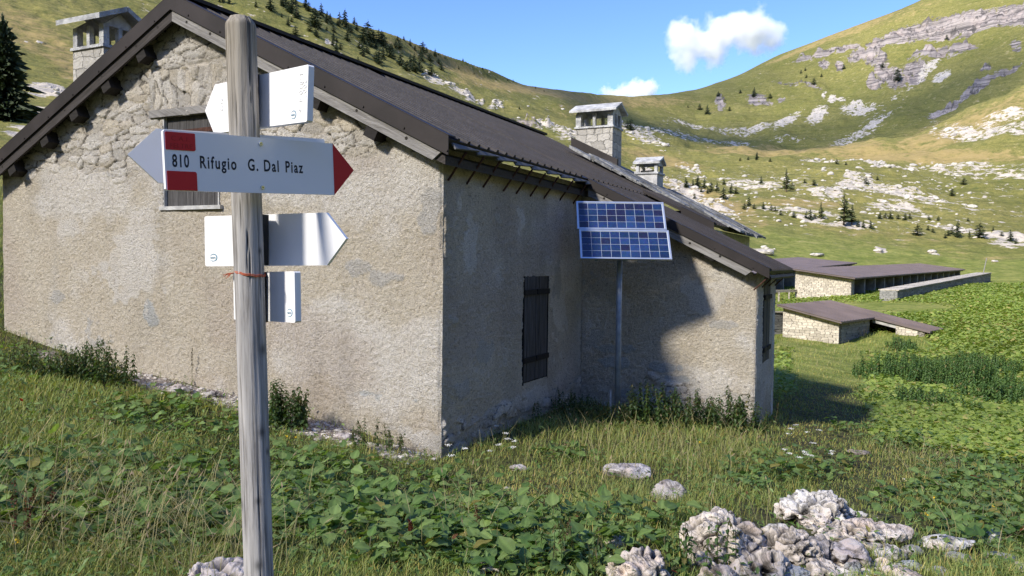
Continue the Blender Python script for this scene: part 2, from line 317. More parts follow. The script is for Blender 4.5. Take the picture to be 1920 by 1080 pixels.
# crags: blobs (column, row, half width, half height, tilt, strength)
def blobs(L, soft=1.):
    r = np.zeros(TX.shape)
    for px, py, rx, ry, an, st in L:
        c, s = cos(radians(an)), sin(radians(an)); u = (PX-px)*c-(PY-py)*s; v = (PX-px)*s+(PY-py)*c
        q = (u/rx)**2+(v/ry)**2; r = np.maximum(r, st*np.clip(1.25-q*.8, 0, 1))
    return r*(TD > 30)*(TY > 0)
WHITE = [(1420, 243, 55, 7, 6, .85), (1475, 228, 36, 12, 35, 1), (1532, 216, 26, 14, 30, 1), (1610, 203, 38, 15, 8, 1), (1560, 187, 11, 9, 40, 1), (1578, 186, 9, 7, 10, 1), (1545, 178, 5, 12, -20, .8),
 (1600, 260, 50, 9, 18, .8), (1645, 232, 46, 9, 33, .8), (1765, 138, 22, 8, 25, 1), (1740, 130, 30, 7, 40, .9), (1700, 165, 60, 5, 35, .6), (1650, 210, 60, 5, 35, .5), (1395, 242, 8, 7, 0, 1), (1870, 246, 130, 24, -2, .8), (1890, 212, 55, 12, 12, .8),
 (1640, 308, 30, 11, -5, 1), (1560, 303, 70, 7, -4, .8), (1690, 311, 40, 5, 0, .8), (1820, 316, 120, 14, -3, .72), (1900, 330, 60, 10, -5, .7), (1220, 335, 50, 16, -20, .9), (1290, 362, 55, 12, -22, .9), (1300, 325, 40, 9, -30, .6), (1420, 345, 80, 8, -5, .8),
 (1600, 345, 42, 22, 10, .9), (1700, 364, 90, 14, -14, .9), (1550, 366, 34, 14, -5, 1), (1500, 398, 90, 5, -8, .8), (1680, 388, 50, 10, -4, .75), (1840, 392, 60, 8, 0, .6), (1880, 452, 60, 9, -8, 1), (1800, 436, 70, 7, -10, .7), (1570, 420, 110, 4, -9, .8), (1340, 390, 60, 9, -15, .8),
 (1030, 238, 60, 9, -15, .8), (1085, 262, 60, 14, -20, .8), (865, 172, 40, 9, -32, .9), (815, 150, 30, 8, -30, .9), (620, 78, 14, 5, -30, 1), (640, 105, 14, 4, -30, 1), (930, 196, 16, 5, 0, .9), (900, 190, 10, 4, 0, .8), (50, 252, 70, 16, -6, .95), (90, 172, 60, 12, -8, .9), (60, 205, 60, 9, -5, .8), (75, 73, 10, 3, 0, 1), (50, 73, 6, 3, 0, .8),
 (1320, 238, 80, 7, -10, .75), (1260, 255, 90, 10, -14, .7), (1190, 245, 50, 10, -20, .7), (1210, 262, 60, 12, -25, .8), (1360, 270, 60, 6, -5, .7), (1480, 262, 60, 5, 3, .5), (1650, 470, 14, 4, 0, 1), (1750, 470, 12, 3, 0, 1), (1435, 470, 22, 5, 0, .9), (1800, 560, 6, 2, 0, .5)]
GREY = [(1800, 46, 140, 20, 9, 1), (1900, 28, 60, 22, 5, 1), (1690, 72, 50, 14, 12, 1), (1650, 84, 30, 8, 10, 1), (1580, 92, 40, 6, 12, .9), (1540, 102, 60, 5, 14, .8), (1620, 102, 34, 13, 10, 1), (1645, 118, 25, 16, 0, .8), (1670, 145, 34, 20, -20, .9), (1640, 160, 18, 9, 0, .9), (1755, 98, 60, 14, 6, .9), (1715, 135, 28, 22, 20, .8), (1790, 88, 50, 9, 4, .8),
 (1545, 122, 12, 12, 0, .8), (1575, 122, 10, 12, 0, .8), (1500, 162, 60, 7, -6, .6), (1420, 185, 26, 8, 0, .7), (1350, 190, 12, 14, 20, .7), (1465, 187, 10, 6, 0, .7), (1820, 172, 60, 9, 32, .8), (1870, 140, 60, 8, 30, .8), (1770, 205, 40, 12, 28, .8), (1850, 125, 14, 7, 20, .8), (1905, 80, 14, 12, 0, .7), (1440, 190, 14, 6, 0, .6), (1000, 232, 60, 8, -14, .6)]
TAN = [(60, 60, 140, 40, -30, .75), (130, 120, 90, 30, -35, .8), (1000, 170, 160, 10, -8, 1), (850, 125, 120, 14, -26, .9), (750, 90, 60, 14, -25, .6), (1180, 190, 130, 12, 0, .8), (1100, 215, 80, 14, -10, .5), (1240, 300, 90, 12, -12, 1), (1450, 285, 150, 9, 0, .9), (1720, 290, 220, 14, -3, 1), (1800, 240, 160, 24, 20, .9), (1900, 200, 80, 24, 25, .7), (1600, 280, 80, 12, 6, .8),
 (1320, 375, 110, 22, -14, 1), (1500, 385, 130, 10, -4, .8), (1600, 55, 120, 9, 20, .8), (1700, 25, 90, 12, 22, .5), (1500, 96, 80, 5, 22, .9), (1400, 410, 60, 16, -12, .7), (1600, 430, 200, 8, -7, .5), (1850, 480, 120, 12, -5, .4), (1860, 540, 90, 12, -10, .35), (1300, 200, 80, 12, 0, .35), (1380, 425, 40, 12, 0, .5)]
rw, rg, tn = blobs(WHITE), blobs(GREY), blobs(TAN)
scat = sst(290, 330, PY)*(1-sst(420, 470, PY))*sst(1150, 1250, PX)*sst(120, 200, TD)*.38
scat2 = sst(150, 250, PX)*(1-sst(1050, 1200, PX))*sst(120, 200, TD)*.22
rw = np.maximum(rw, np.maximum(scat, scat2)*(TY > 0))
rn = fb2(TX*.12, TY*.12, 5, 31); rn2 = fb2(TX*.5+TZ*.3, TY*.5, 4, 33)
crag = sst(.45, .75, rw*.8+(rn-.5)*1.1); cl = sst(.4, .6, rg*.8+(rn-.5)*.7)
f1, f2, idn = worley(TX*.16+TZ*.05, TY*.16, 41)
TZ = TZ+crag*sst(40, 120, TD)*((f2-f1)*1.6+rn2*1.2-.6)*np.clip(TD/350, .3, 1.1)
strata = np.abs(((TZ/7.5+rn*1.2) % 1)-.5)*2
TZ = TZ+cl*((strata-.5)*5.5+(fb2(TX*.09, TY*.09, 4, 51)-.5)*16+((idn-.5)*4))
def gz(x, y):
    x = np.asarray(x, float); y = np.asarray(y, float); a = np.arctan2(x, y); d = np.hypot(x, y)
    i = np.clip(np.searchsorted(AZ, a)-1, 0, len(AZ)-2); j = np.clip(np.searchsorted(DS, d)-1, 0, len(DS)-2)
    u = (a-AZ[i])/(AZ[i+1]-AZ[i]); v = np.clip((d-DS[j])/(DS[j+1]-DS[j]), 0, 1)
    return (TZ[i, j]*(1-u)+TZ[i+1, j]*u)*(1-v)+(TZ[i, j+1]*(1-u)+TZ[i+1, j+1]*u)*v
_dd = np.concatenate([np.arange(1.5, 80, .04), np.arange(80, 1100, 1.)])
def hit(px, py, dmin=0.):
    r = ray(px, py); h = np.hypot(r[0], r[1]); k = _dd[_dd > dmin]/h; g = gz(r[0]*k, r[1]*k); z = 2.2+r[2]*k; b = np.nonzero(z < g)[0]
    k = k[b[0]] if len(b) else k[-1]; x, y = r[0]*k, r[1]*k; return np.array([x, y, float(gz(x, y))])
# near masks
C0 = np.array([-.768, 8.629]); TH = .4544; D2 = np.array([sin(TH), cos(TH)]); R2 = np.array([cos(TH), -sin(TH)])
DV = np.append(D2, 0); RV = np.append(R2, 0); UZ = np.array([0, 0, 1.])
def PW(t, s, z): q = C0+D2*t+R2*s; return np.array([q[0], q[1], z])
def tsc(x, y): return (x-C0[0])*D2[0]+(y-C0[1])*D2[1], (x-C0[0])*R2[0]+(y-C0[1])*R2[1]
def dirtmask(x, y):
    t, s = tsc(x, y); n = fb2(x*2.5, y*2.5, 4, 61)
    m = sst(.75, .1, np.abs(t+.25))*sst(-7.9, -6, s)*(1-sst(-.3, .3, s))*.9
    m = np.maximum(m, sst(1., .3, np.hypot(t+.45, (s+1.4)/1.3)))
    X2, Y2 = 2.25, 4.35; m = np.maximum(m, .75*sst(1.3, .4, np.hypot(x-X2, (y-Y2)*1.1)))
    m = np.maximum(m, .8*sst(1.0, .4, np.hypot((x-3.0)/1.0, (y-6.6)/.16)))
    return sst(.45, .7, m*.75+(n-.5)*1.3+.05)
dm = dirtmask(TX, TY)*(TD < 25)
lush = sst(10, 16, TD)*(1-sst(140, 200, TD))*sst(1300, 1500, PX)
cols = np.stack([np.where(TD > 28, rw, dm), tn, rg, lush], -1)
def ground_mat():
    m = N('mountain_meadow', .95, 0, .12); a = m.n('ShaderNodeAttribute', attribute_name='Col'); sp = m.n('ShaderNodeSeparateColor'); m.L(a.outputs['Color'], sp.inputs[0])
    W_, T_, G_ = sp.outputs[0], sp.outputs[1], sp.outputs[2]; LU = a.outputs['Alpha']; co = m.co(False)
    cdn = m.n('ShaderNodeVectorMath', operation='LENGTH'); m.L(co, cdn.inputs[0]); dist = cdn.outputs['Value']
    nA = m.noise(co, .012, 6, .6); nB = m.noise(co, .09, 7, .65); nC = m.noise(co, .45, 6, .7); nD = m.noise(co, 5, 5, .7); nE = m.noise(co, .22, 8, .72); nF = m.noise(co, 1.5, 5, .75)
    g = m.mix(m.mr(nA, .38, .62), (.205, .185, .046), (.32, .265, .08)); g = m.mix(m.mr(nB, .4, .68, 0, .8), g, (.255, .215, .068)); g = m.mix(m.mr(nC, .3, .62, .65, 0), g, (.075, .098, .026))
    g = m.mix(m.math('MULTIPLY', m.mr(nD, .35, .7, 0, .45), 1.), g, (.19, .2, .07))
    lu = m.mix(m.mr(nC, .4, .6), (.165, .205, .038), (.275, .285, .075)); g = m.mix(m.math('MULTIPLY', LU, .8), g, lu)
    g = m.mix(m.mr(nF, .35, .62, .55, 0), g, m.mix(1., g, (.42, .5, .4), 'MULTIPLY')); g = m.mix(m.mr(nF, .55, .72, 0, .5), g, (.30, .27, .10))
    tc = m.noise(m.co(False, (.03, .03, .75)), 1.4, 4, .6, .5); farr = m.mr(dist, 90, 200); g = m.mix(m.math('MULTIPLY', m.mr(tc, .40, .48, .5, 0), farr), g, m.mix(1., g, (.55, .60, .55), 'MULTIPLY')); g = m.mix(m.math('MULTIPLY', m.mr(nE, .56, .66, 0, .55), farr), g, (.40, .33, .16)); g = m.mix(m.math('MULTIPLY', m.mr(nE, .34, .42, .5, 0), farr), g, (.07, .095, .03))
    tf = m.mr(m.math('ADD', T_, m.math('MULTIPLY', m.math('SUBTRACT', nE, .5), 3.)), .3, 1.1, 0, .8); g = m.mix(tf, g, m.mix(nE, (.27, .19, .075), (.40, .30, .13)))
    # grey cliffs with strata
    s = m.n('ShaderNodeSeparateXYZ'); m.L(co, s.inputs[0]); st = m.noise(m.co(False, (.012, .012, .42)), 1.3, 5, .7, .3); vt = m.noise(m.co(False, (.14, .14, .01)), 1.2, 4, .7)
    ck = m.mix(m.mr(st, .35, .62), (.085, .075, .07), (.36, .31, .275)); ck = m.mix(m.mr(vt, .36, .45, .8, 0), ck, (.06, .055, .05)); ck = m.mix(m.mr(nB, .5, .7, 0, .5), ck, (.45, .36, .31))
    gf = m.mr(m.math('ADD', m.math('MULTIPLY', G_, .8), m.math('MULTIPLY', m.math('SUBTRACT', nE, .5), 1.5)), .38, .5); g = m.mix(gf, g, ck)
    wf = m.mr(m.math('ADD', m.math('MULTIPLY', W_, .62), m.math('MULTIPLY', m.math('SUBTRACT', nE, .5), 2.3)), .42, .5)
    far = m.mr(dist, 25, 32); wc = m.mix(m.mr(nC, .35, .6), (.34, .31, .27), (.57, .50, .395)); g2 = m.mix(m.math('MULTIPLY', wf, far), g, wc)
    near = m.mr(dist, 22, 30, 1, 0); soil = m.mix(m.mr(nD, .3, .7), (.05, .042, .026), (.085, .09, .03)); scr = m.mix(m.mr(m.noise(co, 45, 3, .7), .48, .62), (.17, .13, .10), (.62, .57, .50))
    soil = m.mix(W_, soil, scr); g3 = m.mix(near, g2, soil)
    m.col(g3); m.bump(m.math('ADD', m.math('MULTIPLY', nC, 1.), m.math('MULTIPLY', nD, .08)), .9, .6); return m.m
M['ground'] = ground_mat()
na, nd = TX.shape
ii = (np.arange(na-1)[:, None]*nd+np.arange(nd-1)[None, :]).ravel()
quad = np.stack([ii, ii+1, ii+nd+1, ii+nd], -1)
ter = mk('meadow_and_mountains', np.stack([TX, TY, TZ], -1).reshape(-1, 3), quad, M['ground'], cols=cols.reshape(-1, 4), smooth=True)
tag(ter, kind='structure')
print('terrain', na*nd)
# ------------------------------------------------------------------ the stone hut
ZE, ZR, W, OV, EV = 3.512, 5.606, 8.07, .212, .181; HW = W/2; K = (ZR-ZE)/(HW+EV)
L1, LT, SA, TA = 4.285, 11.8, 2.74, 6.35
def zroof(s): return np.where(s > -HW, ZE+K*(EV-s), ZE+K*(EV+W+s))
hut = thing('stone_hut', 'large stone and render mountain hut with brown metal roof behind the signpost', 'hut', loc=tuple(PW(0, 0, 0)))
hut.rotation_euler = (0, 0, -TH)     # local x = outward from side wall (s), local y = depth (t)
def HL(s, t, z): return np.array([s, t, z])     # hut-local coordinates
WC = dict(plaster=(.70, .64, .53), pale=(.80, .765, .70), grey=(.58, .565, .53), blue=(.53, .555, .56), mort=(.72, .68, .61), pink=(.57, .49, .42))
def wall_panel(name, u0, u1, z0, top, fn, stone, holes=(), step=.016, seed=0, patches=(), tone=1., flip=False, label=None, arch=None, chip=None):
    us = np.arange(u0, u1+step*.5, step); us[-1] = u1; zt = float(np.max(top(us))); zs = np.arange(z0, zt+step, step)
    U, Z = np.meshgrid(us, zs, indexing='ij'); n1 = fb2(U*.9+seed, Z*.9, 4, 71+seed); ns = fb2(U*3+seed*3, Z*3, 4, 75+seed)
    peb = fb2(U*31, Z*31, 3, 77+seed, .65); fine = vn2(U*60, Z*60, 79+seed)
    f1, f2, _ = worley(U*24, Z*24, 81+seed)
    d = (peb-.5)*.026+(fine-.5)*.012+(n1-.5)*.06-f1*.004
    base = mixc(WC['plaster'], WC['pale'], sst(.48, .62, n1)); base = mixc(base, WC['pink'], sst(.55, .75, fb2(U*.6, Z*.8+9, 3, 83+seed))*.5)
    base = base*(.88+.22*peb[..., None]); str_ = fb2(U*2.2, Z*.35, 4, 84+seed); base = base*(1-.11*sst(.5, .72, str_))[..., None]
    # stones
    Us, Zs = U, Z
    if arch:
        a0, z_, ra = arch; inr = (np.abs(U-a0) < ra)*(Z > z_)*(Z < z_+.52)
        Us = np.where(inr, (Z-z_)*.9+5.2, U); Zs = np.where(inr, (U-a0)*(1-.22*(Z-z_)), Z)
    wu = Us+(fb2(Us*3, Zs*3, 3, 85)-.5)*.22; wz = Zs+(fb2(Us*3+5, Zs*3, 3, 86)-.5)*.14
    f1, f2, idn = worley(wu*3.3, wz*9.0, 87+seed, .9); e = sst(.0, .12, f2-f1+(ns-.5)*.16)
    sf = sst(.40, .62, stone(U, Z)+(ns-.5)*.9+(hsh(np.round(idn*999), np.round(idn*777), 0, 5)-.5)*.35)
    ds = e*(.012+.030*idn)-.014+(peb-.5)*.022+(ns-.5)*.05
    cs = mixc(WC['grey'], WC['pale'], idn); cs = mixc(cs, WC['plaster'], sst(.6, .9, hsh(np.round(idn*9999), np.round(idn*999), 0, 3))); cs = mixc(WC['mort'], cs, e*.9*sst(.1, .4, idn+(ns-.5)))*(.82+.30*np.mod(idn*37.7, 1.))[..., None]*(.86+.28*ns[..., None])
    dk = sst(.02, .10, f2-f1)*.3+.7; cs = cs*(np.where((f2-f1 < .055)*(ns > .44), .32, 1.)[..., None])
    d = d*(1-sf)+ds*sf; c = base*(1-sf[..., None])+cs*sf[..., None]
    for (a, b, ra, rb, kind) in patches:       # bare stones and repair patches
        q = np.hypot((U-a)/ra, (Z-b)/rb)+(ns-.5)*2.4+(fb2(U*9, Z*9, 3, 88)-.5)*1.2; p = sst(1.0, .8, q)*.85; c = c*(1-p[..., None])+np.array(WC.get(kind, kind))*(.85+.3*ns[..., None])*p[..., None]; d = d*(1-p)+((ns-.5)*.01+.004)*p
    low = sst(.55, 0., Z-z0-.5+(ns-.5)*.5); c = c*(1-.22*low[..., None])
    edge = np.minimum(U-u0, u1-U); d = d*sst(0, .05, edge)+0*(1-sst(0, .05, edge)); d += -.012*sst(.04, 0, edge)+(ns-.5)*.02*sst(.1, 0, edge)
    if chip: cc_ = .006+.05*fb2(Z*5, Z*0+3.3, 4, 89)**2; ew = sst(.07, 0, (u1-U) if chip == 'hi' else (U-u0)); d = d*(1-ew)-cc_*ew; U = U+cc_*ew*(-1 if chip == 'hi' else 1)
    P = fn(U, Z, d); nu, nz = U.shape; tz = top(us)
    i = (np.arange(nu-1)[:, None]*nz+np.arange(nz-1)[None]).ravel(); Uc = (U[:-1, :-1]+step/2).ravel(); Zc = (Z[:-1, :-1]+step/2).ravel(); keep = Zc < np.interp(Uc, us, tz)
    for (a, b, e_, f_) in holes: keep &= ~((Uc > a)*(Uc < b)*(Zc > e_)*(Zc < f_))
    i = i[keep]; q = np.stack([i, i+nz, i+nz+1, i+1], -1)
    if flip: q = q[:, ::-1]
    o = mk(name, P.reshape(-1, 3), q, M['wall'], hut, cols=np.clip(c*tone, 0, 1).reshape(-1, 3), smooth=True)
    return o
topg = lambda u: zroof(u)-.16
WIN = (-4.46, -3.42, 2.89, 4.10)
wall_panel('gable_wall', -W, 0, -.5, topg, lambda U, Z, d: np.stack([U, -d, Z], -1), lambda U, Z: sst(3.2, 3.55, Z+.12*np.sin(U*2.1))*1.0+.0,
    chip='hi', holes=[WIN], arch=(-3.95, 4.2, .75), patches=[(-1.05, .62, .25, .07, 'blue'), (-.35, .6, .12, .05, 'blue'), (-1.2, 2.15, .16, .10, 'grey'), (-.75, 2.0, .2, .08, 'grey'), (-.3, .17, .34, .14, 'pale'), (-6.9, 1.55, .2, .09, 'grey'), (-4.7, 1.45, .12, .16, 'blue'), (-2.6, 1.6, .14, .1, 'grey'), (-.16, 2.75, .12, .28, 'grey'), (-5.1, 2.2, .5, .5, 'pale'), (-6.5, 2.6, .3, .12, 'pale'), (-1.7, 3.2, .2, .1, 'pale'), (-6.0, 1.0, .35, .18, 'grey')])
st2 = lambda U, Z: sst(.6, .2, Z)*.45
wall_panel('side_wall', 0, L1+.05, -.5, lambda u: 0*u+ZE-.06, lambda U, Z, d: np.stack([d, U, Z], -1), st2, chip='lo', holes=[(2.13, 2.97, .52, 2.0)], seed=3,
    patches=[(.55, 2.3, .18, .34, 'pale'), (.35, 2.9, .10, .16, 'pale'), (1.3, 2.75, .14, .14, 'grey'), (2.0, 2.65, .16, .2, 'pale'), (3.35, 1.35, .25, .5, 'pale'), (3.3, 1.9, .16, .2, 'grey'), (1.0, 1.1, .2, .12, 'grey'), (.4, .7, .2, .12, 'grey'), (2.5, .3, .6, .14, 'pale'), (.3, 1.5, .14, .1, 'grey')])
zan = lambda s: ZE+K*(EV-s)-.07
wall_panel('annex_wall', .0, SA, -.6, lambda u: zan(u)-.12, lambda U, Z, d: np.stack([U, L1-d, Z], -1), lambda U, Z: sst(.9, .3, Z)*.5+sst(1.5, 2.6, Z)*.25, seed=6,
    patches=[(.33, 1.75, .28, .26, 'grey'), (.25, 1.0, .2, .2, 'grey'), (.55, .62, .3, .09, 'blue'), (.5, .85, .3, .07, 'blue'), (1.05, .14, .3, .1, 'blue'), (1.35, .6, .22, .06, 'blue'), (1.95, 1.75, .22, .30, 'pale'), (2.0, .25, .3, .16, 'pale'), (2.35, 1.3, .22, .06, 'grey'), (2.3, .1, .2, .1, 'pale'), (1.6, .42, .2, .06, 'blue')])
wall_panel('annex_side_wall', L1, TA, -.9, lambda u: 0*u+zan(SA)-.02, lambda U, Z, d: np.stack([SA+d, U, Z], -1), lambda U, Z: Z*0+.1, seed=9, holes=[(4.9, 5.62, .68, 2.0)], tone=.95,
    patches=[(4.5, 1.0, .2, .9, 'pale'), (4.6, -.2, .3, .5, 'grey')])
mb = MB()
mb.box(HL(-W, .04, -.5), (0, LT-.04, 0), (.3, 0, 0), (0, 0, 4.0)); mb.box(HL(-W, LT-.3, -.5), (W, 0, 0), (0, .3, 0), (0, 0, 4.0)); mb.box(HL(-.3, L1+.05, -.5), (0, LT-L1-.05, 0), (.28, 0, 0), (0, 0, 3.9))
mb.box(HL(.0, TA-.3, -.9), (SA, 0, 0), (0, .28, 0), (0, 0, 2.8)); mb.box(HL(0., 7.6, -.5), (1.44, 0, 0), (0, 4.1, 0), (0, 0, 3.36))
mb.build('rear_wall', M['plasterc'], hut)
# --- roof sheets with ribs running down the slope
def sheet(s0, s1, t0, t1, lift=0., thick=.05, spacing=.235, rib=.032, left=False, phase=0.):
    V = []; ts_ = []; t = t0
    prof = [(t0, 0.)]; c = t0+.20+phase
    while c < t1-.12:
        for dt, h in ((-.035, 0), (-.02, rib), (.02, rib), (.035, 0)): prof.append((c+dt, h))
        c += spacing
    prof.append((t1, 0.)); mb = MB(); n = len(prof); nn = np.array([K, 0, 1.]) if not left else np.array([-K, 0, 1.]); nn /= np.linalg.norm(nn)
    for (tt, h) in prof:
        for s in (s0, s1):
            p = np.array([s, tt, float(zroof(np.array(s if left else max(s, -HW+1e-6))))+lift]); V.append(p+nn*h); V.append(p-nn*thick)
    Fc = []
    for i in range(n-1):
        a, b = i*4, (i+1)*4
        Fc += [(a, a+2, b+2, b), (a+1, b+1, b+3, a+3), (a+2, a+3, b+3, b+2), (a, b, b+1, a+1)]
    Fc += [(0, 1, 3, 2), ((n-1)*4, (n-1)*4+2, (n-1)*4+3, (n-1)*4+1)]
    mb.add(V, Fc if not left else [f[::-1] for f in Fc]); return mb
r = sheet(-HW, EV, -OV, 4.05); r2 = sheet(-HW, EV-.0, 4.05, LT, phase=.04); r.add(r2.V, r2.F)
r3 = sheet(EV-.02, SA+.20, 4.05, 7.15, lift=-.03); r.add(r3.V, r3.F)
r3 = sheet(EV-.02, 1.52, 7.15, 8.6, lift=.09); r.add(r3.V, r3.F)
roof = r.build('metal_roof', M['roof'], hut)
sheet(-HW, -W-EV, -OV, LT, left=True).build('metal_roof', M['roof'], hut)
mb = MB(); mb.cbox(HL(-HW, (LT-OV)/2, ZR+.03), (1, 0, 0), (0, 1, 0), (0, 0, 1), .26, LT+OV, .05); mb.build('ridge_cap', M['roof'], hut)
# verge flashing, rivets, barge boards
def verge(s0, s1, t, lift=0., fh=.20, wood=.15, mat2='barge', left=False, inset=.0):
    sg = -1 if left else 1; z0, z1 = [float(zroof(np.array(s)))+lift for s in (s0, s1)]
    d = np.array([s1-s0, 0, z1-z0]); Ln = np.linalg.norm(d); d /= Ln; nn = np.array([K*sg, 0, 1.]); nn /= np.linalg.norm(nn)
    mb = MB(); p = np.array([s0, t, z0]); vh = np.array([0, 0, 1.])
    mb.box(p+vh*(.035)+np.array([0, -.012, 0]), d*Ln, (0, .012, 0), -vh*fh)
    mb.box(p+vh*.030+np.array([0, -.012, 0]), d*Ln, (0, .16, 0), vh*.012)
    mb.box(p+vh*(.035-fh)+np.array([0, -.026, 0]), d*Ln, (0, .03, 0), -vh*.012)
    k = .35
    while k < Ln: q = p+d*k-vh*(fh-.065); mb.tube(q+np.array([0, -.012, 0]), q+np.array([0, -.024, 0]), .012, n=8); k += .62
    mb.build('verge_flashing', M['roof'], hut)
    mb = MB(); q = p+np.array([0, .003, 0])-vh*(fh-.028); L2 = Ln-inset
    mb.add([q, q+d*L2, q+d*(L2-.02 if inset == 0 else L2-wood*.9)-vh*wood, q-vh*wood, q+np.array([0, .035, 0]), q+d*L2+np.array([0, .035, 0]), q+d*(L2-.02 if inset == 0 else L2-wood*.9)-vh*wood+np.array([0, .035, 0]), q-vh*wood+np.array([0, .035, 0])],
           [(0, 3, 2, 1), (4, 5, 6, 7), (0, 1, 5, 4), (1, 2, 6, 5), (2, 3, 7, 6), (3, 0, 4, 7)])
    o = mb.build('barge_board', M[mat2], hut); rn = random.Random(int(s0*10)); k = .3
    while k < L2-.2: hb = MB(); c = q+d*k-vh*(.04+.05*rn.random())+np.array([0, -.002, 0]); hb.tube(c, c+np.array([0, .01, 0]), .012+.008*rn.random(), n=10); k += .45+rn.random()*.5; hb.build('bolt_head', M['beam'], o)
verge(-HW, EV, -OV, inset=.10)
verge(-HW, -W-EV, -OV, left=True, mat2='barge_shaded')
verge(EV+.0, SA+.20, 4.05, lift=-.03, fh=.13, wood=.13, inset=.25)
verge(.9, 1.52, 7.15, lift=.09, fh=.16, wood=.02)
for s in (-7.57, -6.79, -6.12, -5.43, -4.72, -1.62, -.80):
    z = float(zroof(np.array(s))); sg = 1 if s > -HW else -1; d = np.array([1, 0, -K*sg]); d /= np.linalg.norm(d); n_ = np.array([K*sg, 0, 1]); n_ /= np.linalg.norm(n_)
    mb = MB(); mb.cbox(HL(s, -.02, z-.22)-n_*.12, d, (0, 1, 0), n_, .17, .34, .19); mb.build('purlin', M['beam'], hut)
for s in (.75, 2.1):
    d = np.array([1, 0, -K]); d /= np.linalg.norm(d); n_ = np.array([K, 0, 1]); n_ /= np.linalg.norm(n_)
    mb = MB(); mb.cbox(HL(s, L1-.1, float(zan(s))-.16), d, (0, 1, 0), n_, .15, .22, .12); mb.build('purlin', M['beam'], hut)
mb = MB(); mb.box(HL(-.1, -OV+.03, ZE-.17), (.22, 0, -.10), (0, L1+OV-.1, 0), (0, 0, .09)); mb.build('eave_board', M['barge_shaded'], hut)
# gutter strips: overlapping tapered zinc pieces along the eave
mb = MB(); t = -OV+.06; k = 0
while t < 4.0:
    L = .50; a = HL(EV+.012, t, ZE-.035); hA, hB = .065, .02
    mb.add([a, a+np.array([0, L+.04, 0]), a+np.array([.045, L+.04, -hB]), a+np.array([.045, 0, -hA]), a+np.array([-.02, 0, -.006]), a+np.array([-.02, L+.04, -.006]), a+np.array([.03, L+.04, -hB-.012]), a+np.array([.03, 0, -hA-.012])],
           [(0, 3, 2, 1), (4, 5, 6, 7), (0, 1, 5, 4), (1, 2, 6, 5), (2, 3, 7, 6), (3, 0, 4, 7)]); t += L
mb.build('eave_flashing', M['gutter'], hut)
for t in (.10, .52, .93, 1.48, 1.86, 2.30, 2.76, 3.32, 3.88):
    mb = MB(); mb.tube(HL(-.01, t, 3.10), HL(EV+.03, t+.02, ZE-.10), .013, n=6); mb.build('gutter_strut', M['rust'], hut)
g0 = float(ZE+K*(EV-SA-.2)-.03)
for t in (4.1, 4.7, 5.4, 6.2): mb = MB(); mb.tube(HL(SA-.02, t, g0-.28), HL(SA+.2, t, g0-.07), .011, n=6); mb.build('gutter_strut', M['rust'], hut)
mb = MB(); mb.box(HL(SA+.19, 4.1, g0-.06), (.035, 0, -.04), (0, 3.0, 0), (-.01, 0, -.025)); mb.build('eave_flashing', M['roof'], hut)
# windows closed with dark boards
def boards(mb, u0, u1, z0, z1, n, P, rn):
    x = u0
    for i in range(n):
        w_ = (u1-u0)/n; a = P(x+.002, z0+rn.random()*.012, rn.random()*.005); b = P(x+w_-.003, z0, 0)-P(x+.002, z0, 0); c = P(0, z1, 0)-P(0, z0, 0); dd = P(0, 0, .022)-P(0, 0, 0); mb.box(a, b, c*(1+rn.random()*.006), dd); x += w_
rn = random.Random(3)
PG = lambda u, z, d: HL(u, .075-d, z)
a, b, c, d = WIN; mb = MB(); boards(mb, a, b, c, d, 8, PG, rn)
sh = mb.build('window_shutter', M['shutter'], hut)
mb = MB(); mb.box(PG(a, c+.36, .023), (b-a, 0, 0), (0, -.018, 0), (0, 0, .07)); mb.build('batten', M['rust'], sh); mb = MB(); mb.box(PG(a, d-.25, .023), (b-a, 0, .02), (0, -.018, 0), (0, 0, .06)); mb.build('batten', M['rust'], sh)
mb = MB(); mb.box(HL(a-.24, -.035, d), (b-a+.40, 0, .0), (0, .13, 0), (0, 0, .10)); mb.build('window_lintel', M['barge'], hut)
mb = MB()
for (p, q) in ((a, c), (b-.02, c)): mb.box(HL(p, -.0, c), (.02, 0, 0), (0, .12, 0), (0, 0, d-c))
mb.box(HL(a-.05, -.03, c-.05), (b-a+.1, 0, 0), (0, .14, 0), (0, 0, .05)); mb.build('window_reveal', M['plasterc'], hut)
mb = MB(); mb.box(HL(a, .12, c), (b-a, 0, 0), (0, .03, 0), (0, 0, d-c)); mb.build('window_backing', M['dark'], hut)
PS = lambda u, z, d: HL(-.03+d, u, z)
mb = MB(); boards(mb, 2.15, 2.53, .53, 1.99, 4, PS, rn); s1 = mb.build('window_shutter', M['shutter'], hut)
mb = MB(); boards(mb, 2.545, 2.95, .53, 1.99, 4, PS, rn); s2 = mb.build('window_shutter', M['shutter'], hut)
for sh_, x0, x1 in ((s1, 2.13, 2.52), (s2, 2.56, 2.98)):
    for z in (.80, 1.74): mb = MB(); mb.box(PS(x0, z, .026), (0, x1-x0, 0), (.022, 0, 0), (0, 0, .075)); mb.build('strap_hinge', M['beam'], sh_)
mb = MB(); mb.box(HL(-.08, 2.13, .5), (.08, 0, 0), (0, .02, 0), (0, 0, 1.5)); mb.box(HL(-.08, 2.95, .5), (.08, 0, 0), (0, .02, 0), (0, 0, 1.5)); mb.box(HL(-.1, 2.13, .5), (.02, 0, 0), (0, .84, 0), (0, 0, 1.5)); mb.build('window_reveal', M['dark'], hut)
PA = lambda u, z, d: HL(SA-.01+d, u, z)
mb = MB(); boards(mb, 4.92, 5.26, .68, 2.0, 3, PA, rn); s1 = mb.build('window_shutter', M['shutter'], hut)
